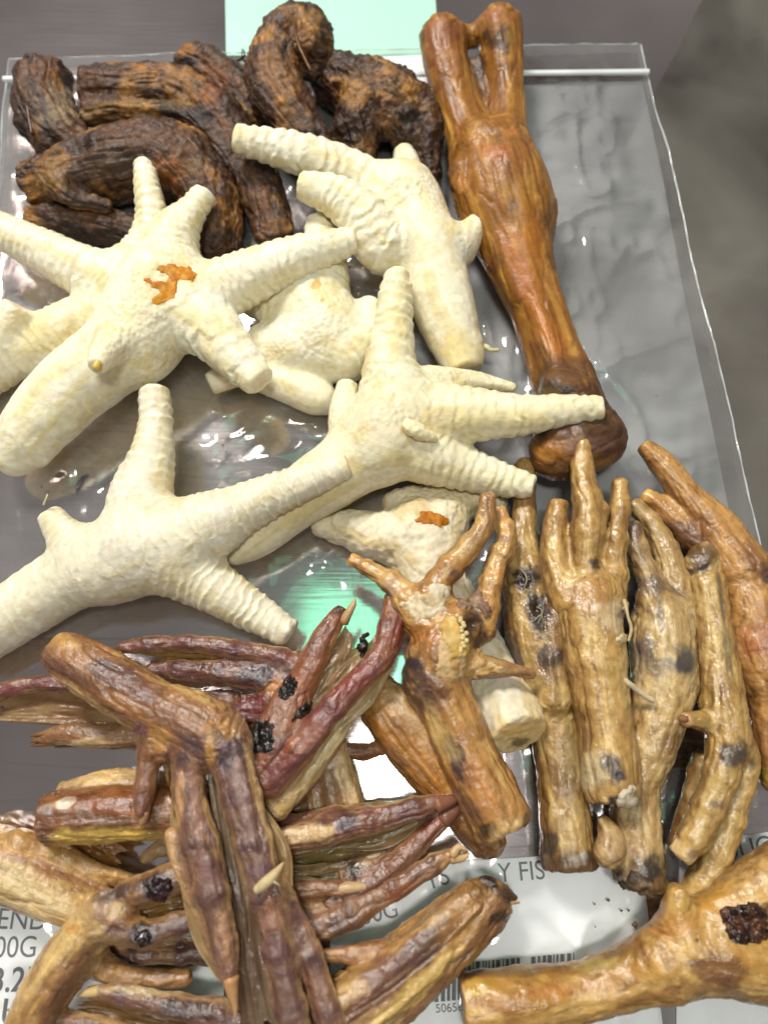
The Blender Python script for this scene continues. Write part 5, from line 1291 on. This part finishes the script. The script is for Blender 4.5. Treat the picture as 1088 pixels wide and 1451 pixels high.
f = duck('sprawling front duck foot with long purple toes hanging to the bottom edge', [
    C(None, [(245, 1012, 3.1, 38), (285, 1028, 3.2, 44), (305, 1045, 3.2, 44)]),
    C('shank', [(80, 922, 2.6, 26), (110, 937, 2.65, 36), (160, 968, 2.8, 40), (210, 998, 3.0, 40), (255, 1018, 3.1, 40)], flat=True),
    C('toe', [(328, 1392, 3.0, 11), (320, 1345, 3.0, 17), (308, 1285, 3.1, 23), (290, 1215, 3.2, 27), (275, 1155, 3.2, 25), (267, 1105, 3.2, 24), (274, 1052, 3.2, 30)], c=(110, 80, 74), **TK),
    C('toe', [(425, 1480, 3.0, 20), (402, 1385, 3.1, 22), (385, 1295, 3.2, 24), (368, 1225, 3.3, 27), (350, 1160, 3.3, 28), (334, 1100, 3.3, 28), (322, 1048, 3.2, 34)], c=(98, 72, 72), **TK),
    C('toe', [(480, 1480, 2.7, 18), (462, 1420, 2.8, 18), (440, 1350, 2.85, 18), (415, 1290, 2.9, 15), (397, 1245, 2.9, 10)], c=(122, 90, 80), **TK),
    C('toe', [(203, 1148, 3.1, 13), (207, 1115, 3.1, 15), (212, 1075, 3.1, 17), (222, 1040, 3.1, 24)], c=(116, 76, 58), kn=0.12, knp=0.9, side=(170, 124, 80)),
    C('toe', [(245, 1185, 3.0, 12), (256, 1230, 3.0, 9), (282, 1300, 2.95, 7), (315, 1370, 2.9, 6)], c=(206, 166, 116)),
    C(None, [(215, 1050, 3.2, 16), (235, 1060, 3.2, 20)])],
    pal=((146, 100, 58), (108, 70, 52), (190, 150, 94), 0.6), k=0.24,
    stains=[(170, 962, 44, 17, 33, (66, 44, 48), 0.9), (205, 985, 50, 14, 30, (118, 76, 50), 0.7), (100, 985, 70, 12, 32, (206, 172, 116), 0.7), (85, 905, 26, 12, 30, (190, 144, 72), 0.7), (255, 970, 60, 8, 25, (206, 172, 106), 0.6), (270, 1030, 50, 24, 20, (120, 82, 60), 0.5), (315, 1035, 26, 14, 0, (190, 138, 66), 0.6), (270, 1062, 18, 18, 0, (84, 64, 66), 0.8), (325, 1065, 20, 26, 0, (88, 72, 78), 0.8), (298, 1062, 6, 30, 0, (196, 146, 76), 0.7), (305, 1040, 10, 12, 0, (80, 66, 62), 0.6), (200, 1035, 10, 8, 0, (110, 66, 70), 0.7), (225, 1045, 14, 14, 0, (190, 142, 74), 0.6), (205, 1140, 14, 18, 0, (112, 70, 58), 0.7),
            (345, 1130, 8, 60, -10, (158, 128, 116), 0.6), (368, 1130, 6, 80, -14, (206, 170, 120), 0.7), (280, 1140, 8, 60, -6, (164, 118, 96), 0.6), (254, 1130, 6, 50, 5, (200, 152, 104), 0.7), (305, 1235, 18, 16, 0, (110, 72, 74), 0.7), (372, 1232, 22, 14, 0, (98, 66, 70), 0.8), (392, 1350, 20, 20, 0, (112, 76, 74), 0.7), (405, 1380, 22, 10, 0, (92, 62, 62), 0.7), (385, 1290, 14, 30, 0, (158, 110, 84), 0.6), (318, 1330, 10, 40, -6, (184, 140, 104), 0.6), (326, 1375, 14, 8, 0, (112, 72, 66), 0.7), (430, 1290, 12, 16, 0, (100, 68, 70), 0.7), (450, 1370, 14, 16, 0, (92, 60, 66), 0.7)])
tube(f, 'claw', [(327, 1385, 3.05, 12), (330, 1405, 3.0, 9), (333, 1425, 2.95, 5), (334, 1444, 2.9, 0.8)], (196, 146, 96), (206, 164, 116))
web(f, [(292, 1080, 3.1), (305, 1180, 3.0), (322, 1280, 2.9), (335, 1390, 2.8), (345, 1480, 2.7)], [(318, 1080, 3.1), (345, 1190, 3.05), (368, 1290, 3.0), (385, 1390, 2.9), (405, 1480, 2.8)], (150, 128, 104), (128, 102, 82), scal=0.0, sag=0.12)
web(f, [(370, 1200, 3.1), (390, 1290, 3.0), (405, 1380, 2.9), (430, 1480, 2.8)], [(400, 1250, 2.85), (415, 1310, 2.8), (440, 1390, 2.75), (470, 1480, 2.6)], (146, 116, 92), (118, 90, 76), scal=0.0, sag=0.1)
web(f, [(258, 1080, 3.1), (250, 1120, 3.05), (246, 1160, 3.0)], [(225, 1060, 3.0), (232, 1090, 3.0), (242, 1130, 2.95)], (170, 128, 72), (150, 106, 62), scal=0.1)
tube(f, 'claw', [(205, 1150, 3.15, 8), (203, 1162, 3.1, 6), (199, 1172, 3.0, 1)], (176, 130, 90), (200, 160, 116))
tube(f, 'pith_strip', [(363, 1262, 3.85, 6), (375, 1252, 3.95, 8), (390, 1238, 3.9, 7), (402, 1222, 3.8, 1.5)], (222, 204, 160), (206, 176, 130), mat='flake')
flange(f, [(352, 1130, 3.2), (374, 1200, 3.2), (390, 1260, 3.1), (402, 1310, 3.0)], 36, -4)
flange(f, [(262, 1120, 3.1), (268, 1170, 3.1), (284, 1240, 3.05), (304, 1320, 2.95), (322, 1385, 2.9)], -37, 10)
flange(f, [(212, 1075, 3.0), (207, 1110, 3.0), (204, 1140, 2.95)], 27, 6, (170, 124, 80), (140, 98, 64))
tube(f, 'fibre', [(370, 1250, 3.9, 3), (385, 1248, 4.0, 2), (398, 1256, 3.9, 1)], (214, 194, 154), mat='flake')

f = duck('dark thin duck foot buried in the heap below the reddish slanting foot', [
    C(None, [(330, 1150, 0.9, 20), (390, 1160, 0.9, 20)]),
    C('toe', [(470, 1098, 1.2, 8), (440, 1112, 1.2, 11), (400, 1140, 1.1, 14), (350, 1160, 1.0, 18)], c=(100, 66, 58), **TK),
    C('toe', [(420, 1225, 1.1, 10), (400, 1200, 1.1, 13), (370, 1170, 1.0, 16)], c=(112, 74, 60), **TK)])
web(f, [(350, 1155, 1.0), (400, 1140, 1.05), (465, 1105, 1.1)], [(370, 1180, 1.0), (420, 1190, 1.05), (470, 1180, 1.0)], (150, 116, 78), (120, 88, 62), scal=0.1)
f = duck('brown thin duck foot half hidden behind the bent foot with shiny black pads', [
    C(None, [(330, 1350, 0.8, 20), (290, 1345, 0.8, 20)]),
    C('toe', [(150, 1345, 0.9, 10), (190, 1352, 0.95, 14), (240, 1350, 0.95, 16), (300, 1345, 0.9, 18)], c=(116, 78, 56), **TK),
    C('toe', [(205, 1215, 1.3, 9), (235, 1200, 1.3, 12), (275, 1205, 1.2, 15), (310, 1240, 1.0, 18), (318, 1310, 0.9, 20)], c=(176, 140, 96), **TK)])
web(f, [(300, 1330, 0.9), (250, 1335, 0.95), (190, 1342, 0.95)], [(300, 1365, 0.8), (240, 1372, 0.8), (190, 1372, 0.8)], (150, 112, 66), (120, 84, 56), scal=0.1)
